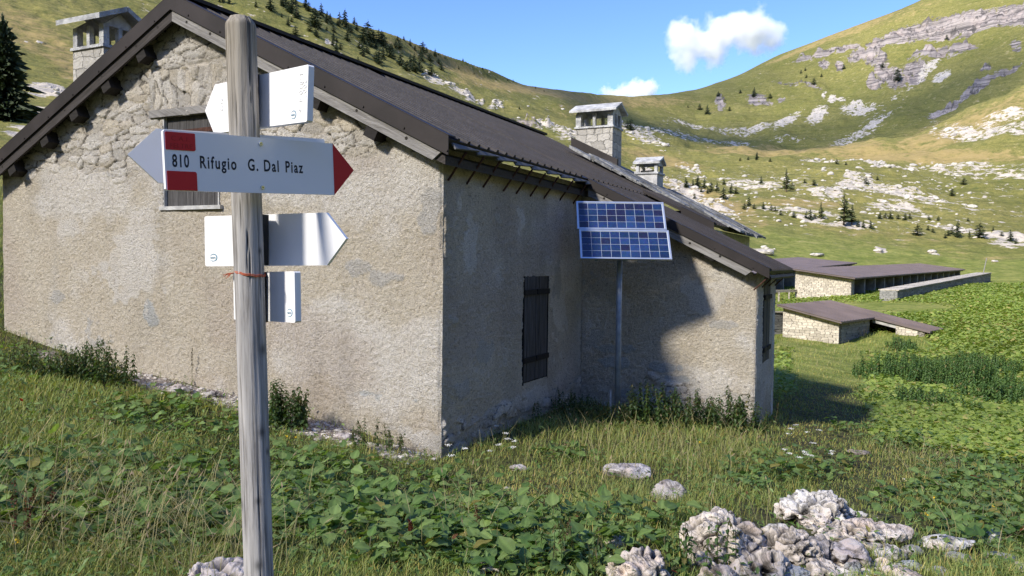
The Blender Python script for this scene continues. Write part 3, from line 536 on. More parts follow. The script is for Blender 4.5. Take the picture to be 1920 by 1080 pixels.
mb = MB(); boards(mb, 5.27, 5.61, .68, 2.0, 3, PA, rn); s2 = mb.build('window_shutter', M['shutter'], hut)
for sh_, x0 in ((s1, 4.9), (s2, 5.29)):
    for z in (.85, 1.66): mb = MB(); mb.box(PA(x0, z, .026), (0, .34, 0), (.025, 0, 0), (0, 0, .07)); mb.build('strap_hinge', M['beam'], sh_)
# slates
def slates():
    V = []; Fc = []; Cc = []; rs = random.Random(5); s = -1.95; row = 0
    while s < 1.45:
        t = 8.35+rs.random()*.2
        while t < LT+.12:
            wd = .32+rs.random()*.3; ln = .42+rs.random()*.12; th = .035+rs.random()*.035; l = .10+rs.random()*.05
            z0 = ZE+K*(EV-s)+l; z1 = ZE+K*(EV-s-ln)+l*.75; b = len(V); j = lambda: (rs.random()-.5)*.06
            P4 = [(s+j(), t+j()*.4, z0), (s+ln+j(), t+j()*.4, z1), (s+ln+j(), t+wd-.02, z1), (s, t+wd-.02, z0)]
            V += [(x, y, z) for x, y, z in P4]+[(x, y, z+th) for x, y, z in P4]
            Fc += [tuple(b+i for i in f) for f in ((0, 3, 2, 1), (4, 5, 6, 7), (0, 1, 5, 4), (1, 2, 6, 5), (2, 3, 7, 6), (3, 0, 4, 7))]
            g = .16+.26*rs.random(); Cc += [(g, g, g*.97)]*8; t += wd
        s += .27; row += 1
    return mk('slate_roof', V, Fc, M['slate'], hut, cols=np.array(Cc))
slates()
mb = MB(); mb.box(HL(-1.95, 8.3, float(ZE+K*(EV+1.95))), (3.45, 0, -K*3.45), (0, LT-8.25, 0), (0, 0, .07)); mb.build('roof_deck', M['barge_shaded'], hut)
# chimneys
def chimney(s0, s1, t0, t1, zb, zs, zt, cap_over=.12, posts=3, rise=.16, mbody='chim', along='t', label=None, parent=None, capth=.05):
    mb = MB(); mb.box(HL(s0, t0, zb), (s1-s0, 0, 0), (0, t1-t0, 0), (0, 0, zs-zb)); c = parent or roof
    mb.m = 1; mb.box(HL(s0-.03, t0-.03, zs), (s1-s0+.06, 0, 0), (0, t1-t0+.06, 0), (0, 0, .045))
    zp = zs+.045; pw = .10
    def col_(a, b, w1, w2): mb.box(HL(a, b, zp), (w1, 0, 0), (0, w2, 0), (0, 0, zt-zp))
    W_, D_ = s1-s0, t1-t0; e = .14*max(W_, .5)
    for (a, b) in ((s0, t0), (s1-e, t0), (s0, t1-e), (s1-e, t1-e)): col_(a, b, e, e)
    if posts >= 3:
        for b in (t0, t1-.08): col_(s0+W_*.5-.035, b, .07, .08)
        for a in (s0, s1-.08): col_(a, t0+D_*.5-.035, .08, .07)
    mb.m = 2; mb.box(HL(s0+e*1.2, t0+e*1.2, zp), (W_-2.4*e, 0, 0), (0, D_-2.4*e, 0), (0, 0, .05))
    mb.m = 1; o_ = cap_over; sm = (s0+s1)/2; tm = (t0+t1)/2
    # gabled stone cap: two slabs resting on a stone gable, ridge along s
    r0 = zt+.02; A = [HL(s0-o_, t0-o_, r0), HL(s1+o_, t0-o_, r0), HL(s1+o_, tm, r0+rise), HL(s0-o_, tm, r0+rise)]
    B = [HL(s0-o_, tm, r0+rise), HL(s1+o_, tm, r0+rise), HL(s1+o_, t1+o_, r0), HL(s0-o_, t1+o_, r0)]
    for Q in (A, B):
        Q = [q+np.array([(random.random()-.5)*.04, (random.random()-.5)*.04, 0]) for q in Q]; Qt = [q+np.array([0, 0, capth]) for q in Q]
        mb.add(Q+Qt, [(0, 3, 2, 1), (4, 5, 6, 7), (0, 1, 5, 4), (1, 2, 6, 5), (2, 3, 7, 6), (3, 0, 4, 7)])
    mb.m = 3
    for a in (s0, s1-.06): mb.add([HL(a, t0, r0-.03), HL(a+.06, t0, r0-.03), HL(a+.06, tm, r0+rise-.02), HL(a, tm, r0+rise-.02), HL(a, t1, r0-.03), HL(a+.06, t1, r0-.03)], [(0, 1, 2, 3), (3, 2, 5, 4), (0, 3, 4), (1, 5, 2), (0, 4, 5, 1)])
    o = mb.build('chimney', [M[mbody], M['slab'], M['dark'], M['plasterc']], c)
    if label: o['label'] = label
    return o
chimney(-2.62, -1.66, 10.6, 11.3, 3.9, 5.50, 5.86, .12, 3, .22, label='tall stone chimney with gabled slab cap near the ridge end')
chimney(-1.15, -.62, 10.9, 11.45, 3.6, 4.36, 4.58, .07, 2, .15, mbody='plasterc', label='short rendered chimney above the stone slates')
chimney(-7.35, -6.62, .7, 1.3, 3.9, 5.47, 5.83, .16, 3, .22, label='chimney with thick slab cap on the left slope', capth=.08)
mb = MB(); mb.box(HL(-2.7, 10.5, 4.95), (1.2, 0, -.6), (0, .1, 0), (0, 0, .35)); mb.build('chimney_flashing', M['roof'], hut)
# ------------------------------------------------------------------ signpost
sp = thing('signpost', 'weathered round wooden post carrying white arrow signs in front of the hut', 'signpost', loc=(0, 0, 0))
pt, pb = at(451.5, 33, 2.19), at(486, 1080, 2.19); pd = (pt-pb)/np.linalg.norm(pt-pb); pbase = pb-pd*((pb[2]-.42)/pd[2]); PL = np.linalg.norm(pt-pbase)
sp.location = tuple(pbase)
def post():
    na_, nh = 120, 700; A, H = np.meshgrid(np.linspace(0, 2*pi, na_, endpoint=False), np.linspace(0, 1, nh), indexing='ij')
    z = H*PL; ca, sa_ = np.cos(A), np.sin(A); r = .0395+.0015*H+(fb3(ca*1.2, sa_*1.2, z*1.3, 3, 91)-.5)*.006
    g = fb3(ca*6.5, sa_*6.5, z*1.1, 4, 93, .6); cr = np.abs(fb3(ca*3.2, sa_*3.2, z*.85+5, 3, 95)-.5); r -= .006*sst(.028, .0, cr)*sst(.25, .4, vn3(ca*2, sa_*2, z*2, 97)); r += (g-.5)*.0035
    r -= .012*sst(.985, 1., H)**3
    V = np.stack([ca*r, sa_*r, z], -1).reshape(-1, 3); i = (np.arange(na_)[:, None]*nh+np.arange(nh-1)[None]).ravel(); k = (i+nh) % (na_*nh)
    q = np.stack([i, k, k+1, i+1], -1); V = np.concatenate([V, [[0, 0, PL+.001]]]); t = [(j*nh+nh-1, ((j+1) % na_)*nh+nh-1, len(V)-1) for j in range(na_)]
    g2 = (.55+.75*g)*(1-.85*sst(.024, .0, cr)*sst(.25, .4, vn3(ca*2, sa_*2, z*2, 97)))
    # knots
    kn = np.zeros(A.shape); rk = np.random.default_rng(4)
    for _ in range(22):
        a0, z0, rr = rk.uniform(0, 2*pi), rk.uniform(.6, PL-.05), rk.uniform(.006, .013); dA = (np.angle(np.exp(1j*(A-a0))))*.04; kn = np.maximum(kn, np.exp(-((dA/rr)**2+((z-z0)/rr/1.3)**2)))
    warm = sst(.75, 1., H); c = mixc((.37, .36, .35), (.30, .27, .22), warm)*g2[..., None]*(1-.65*kn[..., None]); c = np.concatenate([c.reshape(-1, 3), [[.3, .28, .25]]])
    return V, [tuple(x) for x in q]+t, c
pm = N('post_wood', .85, 0, .2); _co = pm.co(True, (55, 55, 2.4)); _n = pm.noise(_co, 1.5, 7, .65, .3); pm.col(pm.mix(pm.mr(_n, .3, .62), pm.mix(1., pm.attr(), (.5, .48, .46), 'MULTIPLY'), pm.mix(1., pm.attr(), (1.25, 1.24, 1.22), 'MULTIPLY'))); pm.bump(_n, .003)
V, Fc, c = post(); po = mk('post', V, Fc, pm.m, cols=c, smooth=True); po.parent = sp
po.rotation_mode = 'QUATERNION'; po.rotation_quaternion = Vector((0, 0, 1)).rotation_difference(Vector(pd))
def text_mesh(name, body, size, mat, parent, mw, xs=1., ext=.00015, align='LEFT', bold=0., spacing=1.):
    cu = bpy.data.curves.new(name, 'FONT'); cu.body = body; cu.size = size; cu.extrude = ext; cu.align_x = align; cu.offset = bold; cu.space_character = spacing; cu.resolution_u = 4
    o = bpy.data.objects.new(name, cu); col.objects.link(o); bpy.context.view_layer.update()
    me = bpy.data.meshes.new_from_object(o.evaluated_get(bpy.context.evaluated_depsgraph_get())); bpy.data.objects.remove(o); me.transform(Matrix.Diagonal((xs, 1, 1, 1)))
    me.materials.clear(); me.materials.append(M[mat]); q = bpy.data.objects.new(name, me); col.objects.link(q); q.parent = parent; q.matrix_local = Matrix(mw); return q
def sign(Lm, Rm, hh, th, tip=None, tiplen=.075, label=None):
    """board with its left and right mid points; local frame u along, z up, n toward the viewer"""
    Lm, Rm = np.array(Lm), np.array(Rm); u = Rm-Lm; L = np.linalg.norm(u); u /= L; n_ = np.cross(u, UZ); n_ /= np.linalg.norm(n_); z = np.cross(n_, u)
    if n_[1] > 0: n_ = -n_
    h = hh/2; pts = [(0, -h), (L, -h)]; r_ = .004
    if tip == 'R': pts += [(L+tiplen, 0)]
    pts += [(L, h), (0, h)]
    if tip == 'L': pts += [(-tiplen, 0)]
    if tip != 'L': pts = pts[:-1]+[(r_, h), (0, h-r_), (0, -h+r_), (r_, -h)][0:4]; pts = [p for p in pts if p != (0, -h)]
    if tip != 'R': pts = [p for p in pts if p not in ((L, -h), (L, h))]; pts = ([(L-r_, -h), (L, -h+r_), (L, h-r_), (L-r_, h)]+[p for p in pts])
    # order by angle
    cx = np.mean([p[0] for p in pts]); pts = sorted(set(pts), key=lambda p: atan2(p[1], p[0]-cx)); k = len(pts)
    Fm = Matrix(((u[0], z[0], n_[0], Lm[0]-pbase[0]), (u[1], z[1], n_[1], Lm[1]-pbase[1]), (u[2], z[2], n_[2], Lm[2]-pbase[2]), (0, 0, 0, 1)))
    V = [(a, b, 0) for a, b in pts]+[(a, b, -th) for a, b in pts]
    Fc = [tuple(range(k)), tuple(range(2*k-1, k-1, -1))]+[(i, i+k, (i+1) % k+k, (i+1) % k) for i in range(k)]
    o = mk('sign_board', V, Fc, M['white'], sp); o.matrix_local = Fm
    if label: o['label'] = label
    return o, L
def lplate(name, pts, mat, par, z0=.0004, th=.0008):
    k = len(pts); V = [(a, b, z0) for a, b in pts]+[(a, b, z0+th) for a, b in pts]
    return mk(name, V, [tuple(range(k, 2*k)), tuple(range(k))[::-1]]+[(i, (i+1) % k, (i+1) % k+k, i+k) for i in range(k)], M[mat], par)
def T4(x, y, z=.001, a=0.): return Matrix.Translation((x, y, z)) @ Matrix.Rotation(a, 4, 'Z')
def logo(par, x, y, r=.0105):
    V = []; Fc = []; n = 36
    for i in range(n+1):
        t = radians(-125+ i*285/n); w_ = .0022*(.25+sin(pi*i/n)); V += [(x+(r+w_/2)*1.15*cos(t), y+(r+w_/2)*sin(t), .0007), (x+(r-w_/2)*1.15*cos(t), y+(r-w_/2)*sin(t), .0007)]
    for i in range(n): Fc.append((2*i+1, 2*i, 2*i+2, 2*i+3))
    b = len(V); V += [(x-.018, y-.0055, .0007), (x-.002, y-.0125, .0007), (x-.003, y-.0105, .0007)]; Fc.append((b, b+1, b+2))
    mk('maker_logo', V, Fc, M['logo'], par)
    text_mesh('maker_lettering', 'npero', .0085, 'logo', par, T4(x-.0112, y-.0025), .9, .0003)
b1, L = sign(at(308.5, 300, 1.93), at(625, 317.5, 2.29), .15, .012, 'R', .072, label='front white sign pointing right with red tip, number and name of the refuge')
h = .075
lplate('red_tip', [(L+.0005, -h), (L+.072, 0), (L+.0005, h)], 'red', b1, .0003, .0009)
def rrect(x0, x1, y0, y1, rs):
    out = []; 
    for (cx, cy, a0, r) in ((x1, y0, -90, rs[0]), (x1, y1, 0, rs[1]), (x0, y1, 90, rs[2]), (x0, y0, 180, rs[3])):
        sx = 1 if cx == x1 else -1; sy = 1 if cy == y1 else -1
        for i in range(5 if r else 1): a = radians(a0+i*22.5); out.append((cx-sx*r+r*cos(a), cy-sy*r+r*sin(a)) if r else (cx, cy))
    return out
lplate('red_field', rrect(.004, .080, .0265, .071, (.005, .003, .004, .002)), 'red', b1)
lplate('red_field', rrect(.004, .080, -.074, -.026, (.0, .005, .002, .0)), 'red', b1)
text_mesh('embossed_lettering', 'C.A.I.', .017, 'redd', b1, T4(.018, .050, .0014), 1.1, .0003, spacing=1.1); text_mesh('embossed_lettering', 'FELTRE', .017, 'redd', b1, T4(.014, .0315, .0014), 1.0, .0003, spacing=1.1)
text_mesh('number_lettering', '810', .044, 'ink', b1, T4(.0185, -.0150, .0003), .60, bold=.0009, spacing=1.14)
for w_, x_ in (('Rifugio', .0885), ('G.', .2215), ('Dal', .2680), ('Piaz', .3340)): text_mesh('name_lettering', w_, .044, 'ink', b1, T4(x_, -.0150, .0003), .66, bold=.0009, spacing=1.24)
for zz in (.058, -.060):
    mb = MB(); mb.tube((.262, zz, 0), (.262, zz, .004), .0062, .005, 14); mb.m = 1; mb.box((.2600, zz-.0008, .0041), (.004, 0, 0), (0, .0016, 0), (0, 0, .0004)); mb.build('screw', [M['steel'], M['blackp']], b1)
b2, L = sign(at(295, 292, 2.16), at(610, 306, 2.43), .15, .012, 'L', .075, label='blank back sign pointing left behind the front sign')
b3, L = sign(at(402, 204.5, 2.42), at(577, 174.5, 2.07), .15, .018, 'L', .062, label='topmost white sign with embossed digits pointing left')
logo(b3, L-.066, -.052)
for k_, (tx, x, y) in enumerate((('2007', L-.022, .037), ('L-810 4  6', L-.040, .056))): text_mesh('embossed_lettering', tx, .0235, 'offw', b3, T4(x, y, .0006, -pi/2), .95, .0009, spacing=1.12)
text_mesh('embossed_lettering', '9173', .020, 'offw', b3, T4(.040, .030, .0006, -pi/2), .95, .0009, spacing=1.1)
b4, L = sign(at(384, 452.5, 2.37), at(612, 448, 2.245), .153, .014, 'R', .064, label='middle white sign pointing right below the named sign'); logo(b4, .031, -.050)
b5, L = sign(at(438, 555, 2.40), at(553, 557, 2.19), .146, .020, None, label='lowest white sign behind the post'); logo(b5, L-.026, -.045)
for py, d in ((190, 2.255), (450, 2.275), (557, 2.285)):
    a = at(496 if py > 300 else 488, py, d); mb = MB(); mb.cbox(a-np.array([.03, -.005, 0])-np.array(pbase), (.93, -.36, 0), (.36, .93, 0), (0, 0, 1), .076, .03, .148); mb.build('spacer_block', M['blackp'], sp)
# twine
V = []; mb = MB(); c = at(469, 512, 2.19)-pbase; prev = None
for i in range(34):
    t = 2*pi*i/30; p = c+np.array([.0425*cos(t), .0425*sin(t), -.006*sin(t*1.0+2.4)+.0012*sin(9*t)-.003*cos(t)]);
    if prev is not None: mb.tube(prev, p, .0016, n=5, cap=False); mb.tube(prev+np.array([0, 0, .004]), p+np.array([0, 0, .0035]), .0013, n=5, cap=False)
    prev = p
e = c+np.array([-.040, -.016, 0.0])
for dx, dz in ((-.026, -.012), (-.018, -.016), (-.028, -.006), (-.012, -.013)): m_ = e+np.array([dx*.5, -.01, -.002]); mb.tube(e, m_, .0016, n=5); mb.tube(m_, e+np.array([dx, -.012, dz]), .0014, .0007, n=5)
mb.build('twine', M['twine'], sp)
# ------------------------------------------------------------------ solar panel
BL, BR, TL, TR = at(1087, 486, 10.8), at(1261, 488, 10.8), at(1080, 378, 11.4), at(1244, 380, 11.4)
u = (BR-BL+TR-TL)/2; Wp = np.linalg.norm(u); u /= Wp; v = (TL+TR-BL-BR)/2; Hp = np.linalg.norm(v); v /= Hp; v -= u*np.dot(u, v); v /= np.linalg.norm(v); nn = np.cross(u, v)
if nn[1] > 0: nn = -nn
pc = (BL+BR+TL+TR)/4; pole = hit(1173, 796); pole = np.array([pc[0]-.02, pc[1]+.12, float(gz(pc[0], pc[1]+.12))])
so_ = thing('solar_panel', 'two blue photovoltaic panels on a galvanised pole in the yard corner', 'solar panel', loc=tuple(pole))
mb = MB(); mb.tube((0, 0, -.2), (0, 0, pc[2]-pole[2]-.05), .042, n=20); mb.build('pole', M['zinc'], so_, smooth=True)
mb = MB(); q = pc-pole
mb.cbox(q-nn*.05, u, v, nn, .06, Hp*.95, .04); mb.build('mounting_rail', M['zinc'], so_)
mb = MB(); mb.cbox(q-nn*.03+u*.4, u, v, nn, .04, Hp*.98, .03); mb.build('mounting_rail', M['zinc'], so_); mb = MB(); mb.cbox(q-nn*.03-u*.4, u, v, nn, .04, Hp*.98, .03); mb.build('mounting_rail', M['zinc'], so_)
rs = random.Random(8)
for k_, vc in enumerate((-.25, .25)):
    ce = q+v*Hp*vc+u*(-.012 if k_ else .012); ph = Hp*.49; pw = Wp-.012; fr = .022
    mb = MB()
    for s_ in (-1, 1): mb.cbox(ce+u*s_*(pw/2-fr/2), u, v, nn, fr, ph, .034); mb.cbox(ce+v*s_*(ph/2-fr/2), u, v, nn, pw-2*fr, fr, .034)
    pan = mb.build('panel_frame', M['alu'], so_)
    mb = MB(); mb.cbox(ce+nn*.004, u, v, nn, pw-2*fr, ph-2*fr, .006); gl = mb.build('panel_backsheet', simple('white_backsheet', (.50, .54, .60), .3, 0, .03), pan)
    V = []; Fc = []; Cc = []; nx, ny = 9, 4; cw, ch = (pw-2*fr-.014)/nx, (ph-2*fr-.012)/ny
    for i in range(nx):
        for j in range(ny):
            g = .0045; o_ = ce-u*(nx*cw/2)-v*(ny*ch/2)+u*(i*cw+g/2)+v*(j*ch+g/2)+nn*.0085; b = len(V); V += [o_, o_+u*(cw-g), o_+u*(cw-g)+v*(ch-g), o_+v*(ch-g)]; Fc.append((b, b+1, b+2, b+3))
            t = rs.random(); cc = (.012+.015*t, .028+.03*t, .085+.09*t) if rs.random() > .22 else (.018, .020, .055); Cc += [cc]*4
    mk('solar_cells', V, Fc, M['cell'], pan, cols=np.array(Cc))
mb = MB(); mb.tube((-.10, .02, -.1), (-.10, .02, .42), .018, n=10); mb.build('cable_conduit', M['plasterc'], so_)
# ------------------------------------------------------------------ sheds and field walls
def poly(name, pts, th, mat, parent, up=(0, 0, 1)):
    k = len(pts); up = np.array(up); V = [np.array(p) for p in pts]+[np.array(p)-up*th for p in pts]
    nrm = np.cross(V[1]-V[0], V[2]-V[0]); Fc = [tuple(range(k)), tuple(range(k, 2*k))[::-1]]+[(i, i+k, (i+1) % k+k, (i+1) % k) for i in range(k)]
    if nrm @ up < 0: Fc = [f[::-1] for f in Fc]
    return mk(name, V, Fc, M[mat], parent)
def ribs(mb, a, b, c, d, n, h=.05, w_=.09):     # ribs from edge a-b to edge d-c
    for i in range(n+1):
        t = i/n; p = a+(b-a)*t; q = d+(c-d)*t; e = (b-a)/np.linalg.norm(b-a)*w_; mb.box(p-e/2, e, q-p, (0, 0, h))
def long_shed(B, az, L, wd, h0, rise, npil, label, zb1, endw=True):
    d = np.array([sin(radians(az)), cos(radians(az)), 0]); p = np.array([-cos(radians(az)), sin(radians(az)), 0]); zb = B[2]; sl_ = (zb1-zb)/L; D = d+np.array([0, 0, sl_])
    t = thing('long_shed', label, 'shed', 'long low sheds on the field', tuple(B)); Z0 = np.zeros(3)
    X = lambda a, b, c: D*a+p*b+UZ*c
    rf = poly('roof', [X(-.5, -.45, h0+.02), X(L+.5, -.45, h0+.02), X(L+.5, wd+.3, h0+rise+.12), X(-.5, wd+.3, h0+rise+.12)], .12, 'shedroof', t)
    mb = MB(); ribs(mb, X(-.5, -.45, h0+.02), X(L+.5, -.45, h0+.02), X(L+.5, wd+.3, h0+rise+.12), X(-.5, wd+.3, h0+rise+.12), int(L/1.1), .03, .07); mb.build('roof_seams', M['shedroof'], rf)
    mb = MB(); a = [X(0, 0, -1), X(0, wd, -1), X(0, wd, h0+rise-.05), X(0, 0, h0-.12)]; b = [q+D*.5 for q in a]; mb.add(a+b, [(0, 1, 2, 3), (7, 6, 5, 4), (0, 4, 5, 1), (1, 5, 6, 2), (2, 6, 7, 3), (3, 7, 4, 0)]); mb.build('end_wall', M['shedwall'], t)
    mb = MB(); mb.box(X(.5, wd-.4, -1), D*(L-.5), p*.4, UZ*(h0+rise+.85)); mb.build('rear_wall', M['shedgrey'], t)
    mb = MB(); mb.box(X(.5, 1.1, -1), D*(L-.5), p*.1, UZ*(h0+.9)); mb.build('shade_sheet', M['dark'], t)  # near-black sheet standing in for shade behind the open front
    mb = MB(); mb.box(X(L-.4, 0, -1), D*.4, p*(wd-.4), UZ*(h0+.9)); mb.build('end_wall', M['shedgrey'], t)
    for i in range(npil):
        a = .55+(L-1.3)*i/(npil-1); mb = MB(); mb.box(X(a, -.02, -1), D*.26, p*1.0, UZ*(h0+.88)); mb.build('pillar', M['pil'], t)
    mb = MB(); mb.box(X(.3, -.3, h0-.18), D*(L-.3), p*.15, UZ*.13); mb.build('eave_beam', M['beam'], t)
M['pil'] = simple('grey_concrete_pillar', (.30, .29, .27), .9, 0, .3, 2)
B = at(1595, 566, 65); far_ = at(1796, 532, 99.5)
B[2] += .1; long_shed(B, 40, 46, 4.7, 1.92, .62, 15, 'long stone shed with dark metal roof and pillared open front, beside the long field wall', far_[2]-.1)
B2 = B+np.array([-9.9, 1.8, .05]); long_shed(B2, 40, 35, 6.5, 1.9, .55, 12, 'long metal roofed shed partly hidden behind the pillared shed', B2[2]+1.3)
def low_shed():
    o_ = at(1457, 571, 42); az = 43; d = np.array([sin(radians(az)), cos(radians(az)), 0]); s = np.array([cos(radians(az)), -sin(radians(az)), 0]); zt = o_[2]
    g = float(gz(o_[0]+2, o_[1])); t = thing('low_shed', 'low stone sty with stepped dark metal roof and open doorway in the grass', 'shed', loc=(o_[0], o_[1], g)); o_ = np.array([0, 0, zt-g])
    X = lambda a, b, c=0: o_+d*a+s*b+UZ*(c-.21*b)
    r = poly('roof', [X(-.0, 0), X(0, 3.45), X(5.0, 3.45), X(5.0, 0)], .10, 'shedroof', t); r2 = poly('roof', [X(5.0, -.0, .01), X(5.0, 6.3, .01), X(7.6, 6.3, .01), X(7.6, 0, .01)], .10, 'shedroof', t)
    mb = MB(); ribs(mb, X(0, 0), X(5, 0), X(5, 3.45), X(0, 3.45), 12, .035, .06); mb.build('roof_seams', M['shedroof'], r); mb = MB(); ribs(mb, X(5.1, 0, .01), X(7.5, 0, .01), X(7.5, 6.3, .01), X(5.1, 6.3, .01), 6, .035, .06); mb.build('roof_seams', M['shedroof'], r2)
    def wall(a0, b0, a1, b1, mat, name='wall', zb=-2.4):
        P0, P1 = X(a0, b0, -.1), X(a1, b1, -.1); e = P1-P0; e[2] = 0; nrm = np.array([-e[1], e[0], 0]); nrm = nrm/np.linalg.norm(nrm)*.35; mb = MB()
        q = [np.array([P0[0], P0[1], o_[2]+zb]), np.array([P1[0], P1[1], o_[2]+zb]), P1, P0]; r_ = [x+nrm for x in q]; mb.add(q+r_, [(0, 3, 2, 1), (4, 5, 6, 7), (0, 1, 5, 4), (1, 2, 6, 5), (2, 3, 7, 6), (3, 0, 4, 7)]); mb.build(name, M[mat], t)
    wall(.35, .2, .35, 3.2, 'shedwall'); wall(.4, 3.2, 5.0, 3.2, 'shedgrey'); wall(5.1, 4.55, 5.1, 6.0, 'shedwall'); wall(5.1, 6.0, 7.3, 6.0, 'shedgrey'); wall(7.0, 6.0, 7.0, .2, 'shedgrey'); wall(7.3, .3, .4, .3, 'shedgrey')
    mb = MB(); a, b = X(5.12, 3.3, -.1), X(5.12, 4.6, -.1); mb.box(a-UZ*.22, b-a, d*.2, UZ*.2); mb.build('door_lintel', M['pil'], t)
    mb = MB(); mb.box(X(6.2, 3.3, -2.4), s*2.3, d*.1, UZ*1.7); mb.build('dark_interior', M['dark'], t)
low_shed()
def field_wall(p0, p1, h0, h1, th, label, mat='shedgrey', cap=True):
    p0, p1 = np.array(p0), np.array(p1); t = thing('field_wall', label, 'stone wall', loc=tuple(p0)); e = p1-p0; L = np.hypot(e[0], e[1]); n_ = np.array([-e[1], e[0], 0])/L*th; mb = MB()
    K_ = 24; 
    for i in range(K_):
        a, b = e*i/K_, e*(i+1)/K_; ha = h0+(h1-h0)*i/K_; mb.add([a-UZ, b-UZ, b+UZ*ha, a+UZ*ha, a-UZ+n_, b-UZ+n_, b+UZ*ha+n_, a+UZ*ha+n_], [(0, 1, 2, 3), (7, 6, 5, 4), (3, 2, 6, 7)]+([(0, 3, 7, 4)] if i == 0 else [])+([(1, 5, 6, 2)] if i == K_-1 else []))
    mb.build('wall', M[mat], t)
    mb = MB(); mb.add([-n_*.08+UZ*h0, e-n_*.08+UZ*h1, e+n_*1.08+UZ*h1, n_*1.08+UZ*h0, -n_*.08+UZ*(h0+.07), e-n_*.08+UZ*(h1+.07), e+n_*1.08+UZ*(h1+.07), n_*1.08+UZ*(h0+.07)], [(0, 3, 2, 1), (4, 5, 6, 7), (0, 1, 5, 4), (1, 2, 6, 5), (2, 3, 7, 6), (3, 0, 4, 7)])
    mb.build('coping', M['shedwall'], t)
    return t
field_wall(at(1682, 573, 60), at(1857, 541, 86), 1.15, 1.7, 1.3, 'long straight dry stone wall with pale coping right of the sheds')
field_wall(at(1440, 600, 42.5), at(1492, 600, 43.5), .42, .36, .5, 'short low stone wall with white coping left of the low sty')
q0, q1 = at(1440, 546, 66), at(1499, 545, 68); mb = MB(); mb.box(q0-UZ*.12, q1-q0, (0, .25, 0), UZ*.22)
for k_ in (0., .33, .66, 1.): mb.box(q0+(q1-q0)*k_*.98-UZ*1.6, (.12, 0, 0), (0, .1, 0), UZ*1.5)
o = mb.build('pale_rail', M['shedwall']); tag(o, 'pale horizontal rail left of the pillared shed end wall', 'rail'); off(o, q0-UZ*1.5)
q0 = hit(1843, 512); mb = MB(); mb.tube((0, 0, -.2), (.55, .3, 1.7), .05, n=8); o = mb.build('wooden_pole', M['barge']); o.location = tuple(at(1843, 508, 84)-UZ*.3); tag(o, 'thin leaning pole behind the far end of the long stone wall', 'pole')
# ------------------------------------------------------------------ rocks
m = N('smooth_limestone', .95, 0, .15); _c = m.co(); _n = m.noise(_c, 9, 8, .7); m.col(m.mix(m.mr(_n, .3, .7), m.mix(1., m.attr(), (.74, .71, .69), 'MULTIPLY'), m.attr())); m.bump(_n, .03); M['rockp'] = m.m
def ico(sub):
    import bmesh; bm = bmesh.new(); bmesh.ops.create_icosphere(bm, subdivisions=sub, radius=1.); V = np.array([v.co[:] for v in bm.verts]); Fc = np.array([[v.index for v in f.verts] for f in bm.faces]); bm.free(); return V, Fc
ICO = {k: ico(k) for k in (3, 4, 6)}
def rock(name, label, px, py, wpx, hpx, seed, sub=6, mat=None, flat=1., group=None, tone=(.60, .56, .53), pits=1., dmin=0., depth=.75, deep=.2):
    """a boulder standing on the ground at a measured spot"""
    p = hit(px, py, dmin); d = p[1]; wd = wpx/F*d; ht = hpx/F*d*.98; V, Fc = ICO[sub]; V = V.copy(); o_ = seed*7.3
    n1 = fb3(V[:, 0]*1.1+o_, V[:, 1]*1.1, V[:, 2]*1.1, 3, seed); V = V*(0.72+.62*n1)[:, None]
    # angular facets
    r_ = np.random.default_rng(seed)
    for _ in range(9):
        q = r_.normal(size=3); q /= np.linalg.norm(q); h = r_.uniform(.62, .92); dd = V@q-h; V = V-np.where(dd > 0, dd*.85, 0)[:, None]*q
    S = np.array([wd/2, wd/2*depth, ht*.62]); V = V*S; sc_ = 1/max(wd, .15); L = V
    n2 = fb3(L[:, 0]*7+o_, L[:, 1]*7, L[:, 2]*9, 5, seed+3, .6); n3 = fb3(L[:, 0]*20, L[:, 1]*20+o_, L[:, 2]*26, 4, seed+5, .65); pit = sst(.60, .70, fb3(L[:, 0]*11+o_, L[:, 1]*11, L[:, 2]*11, 3, seed+8))*pits
    rid = np.abs(fb3(L[:, 0]*4.2, L[:, 1]*4.2+o_, L[:, 2]*4.2, 3, seed+9)-.5); crk = sst(.03, .0, rid); lu1 = np.abs(fb3(L[:, 0]*5.5+o_, L[:, 1]*5.5, L[:, 2]*7, 3, seed+21)-.5)*2; lu2 = np.abs(fb3(L[:, 0]*14+o_, L[:, 1]*14, L[:, 2]*17, 3, seed+22)-.5)*2
    nn = V/np.maximum(np.linalg.norm(V/S, axis=1)[:, None]*S*S, 1e-6); nn /= np.linalg.norm(nn, axis=1)[:, None]; a = min(wd, ht*2.2)
    V = V+nn*(((n2-.5)*.10+(n3-.5)*.08+np.minimum(lu1, .5)*.17*pits**.5+np.minimum(lu2, .5)*.10-.05)*a-pit*.04*min(1, a*3)-crk*.05*min(1, a*3))[:, None]
    V[:, 2] = V[:, 2]*flat+ht*(.5-deep)
    c = mixc(tone, [q*.82 for q in tone], sst(.4, .6, n2)); c = c*(.45+.55*sst(.0, .09, lu1)[:, None]); c = c*(1-.75*pit[:, None])*(1-.6*crk[:, None])*(.88+.24*n3[:, None]); c = mixc(c, c*np.array([1.05, .98, .95]), sst(.5, .7, n1)); low = sst(.06, -.02, V[:, 2]); c = mixc(c, c*np.array([.55, .52, .42]), low)
    o = mk(name, V, Fc, M[mat or 'rock'], cols=np.clip(c, 0, 1), smooth=True); o.location = (p[0], p[1], p[2]); o.rotation_euler = (0, 0, (seed*37 % 40-20)/57.); return tag(o, label, 'rock', group)
PK = (.78, .69, .585); WH = (.80, .76, .69); GB = (.50, .52, .53)
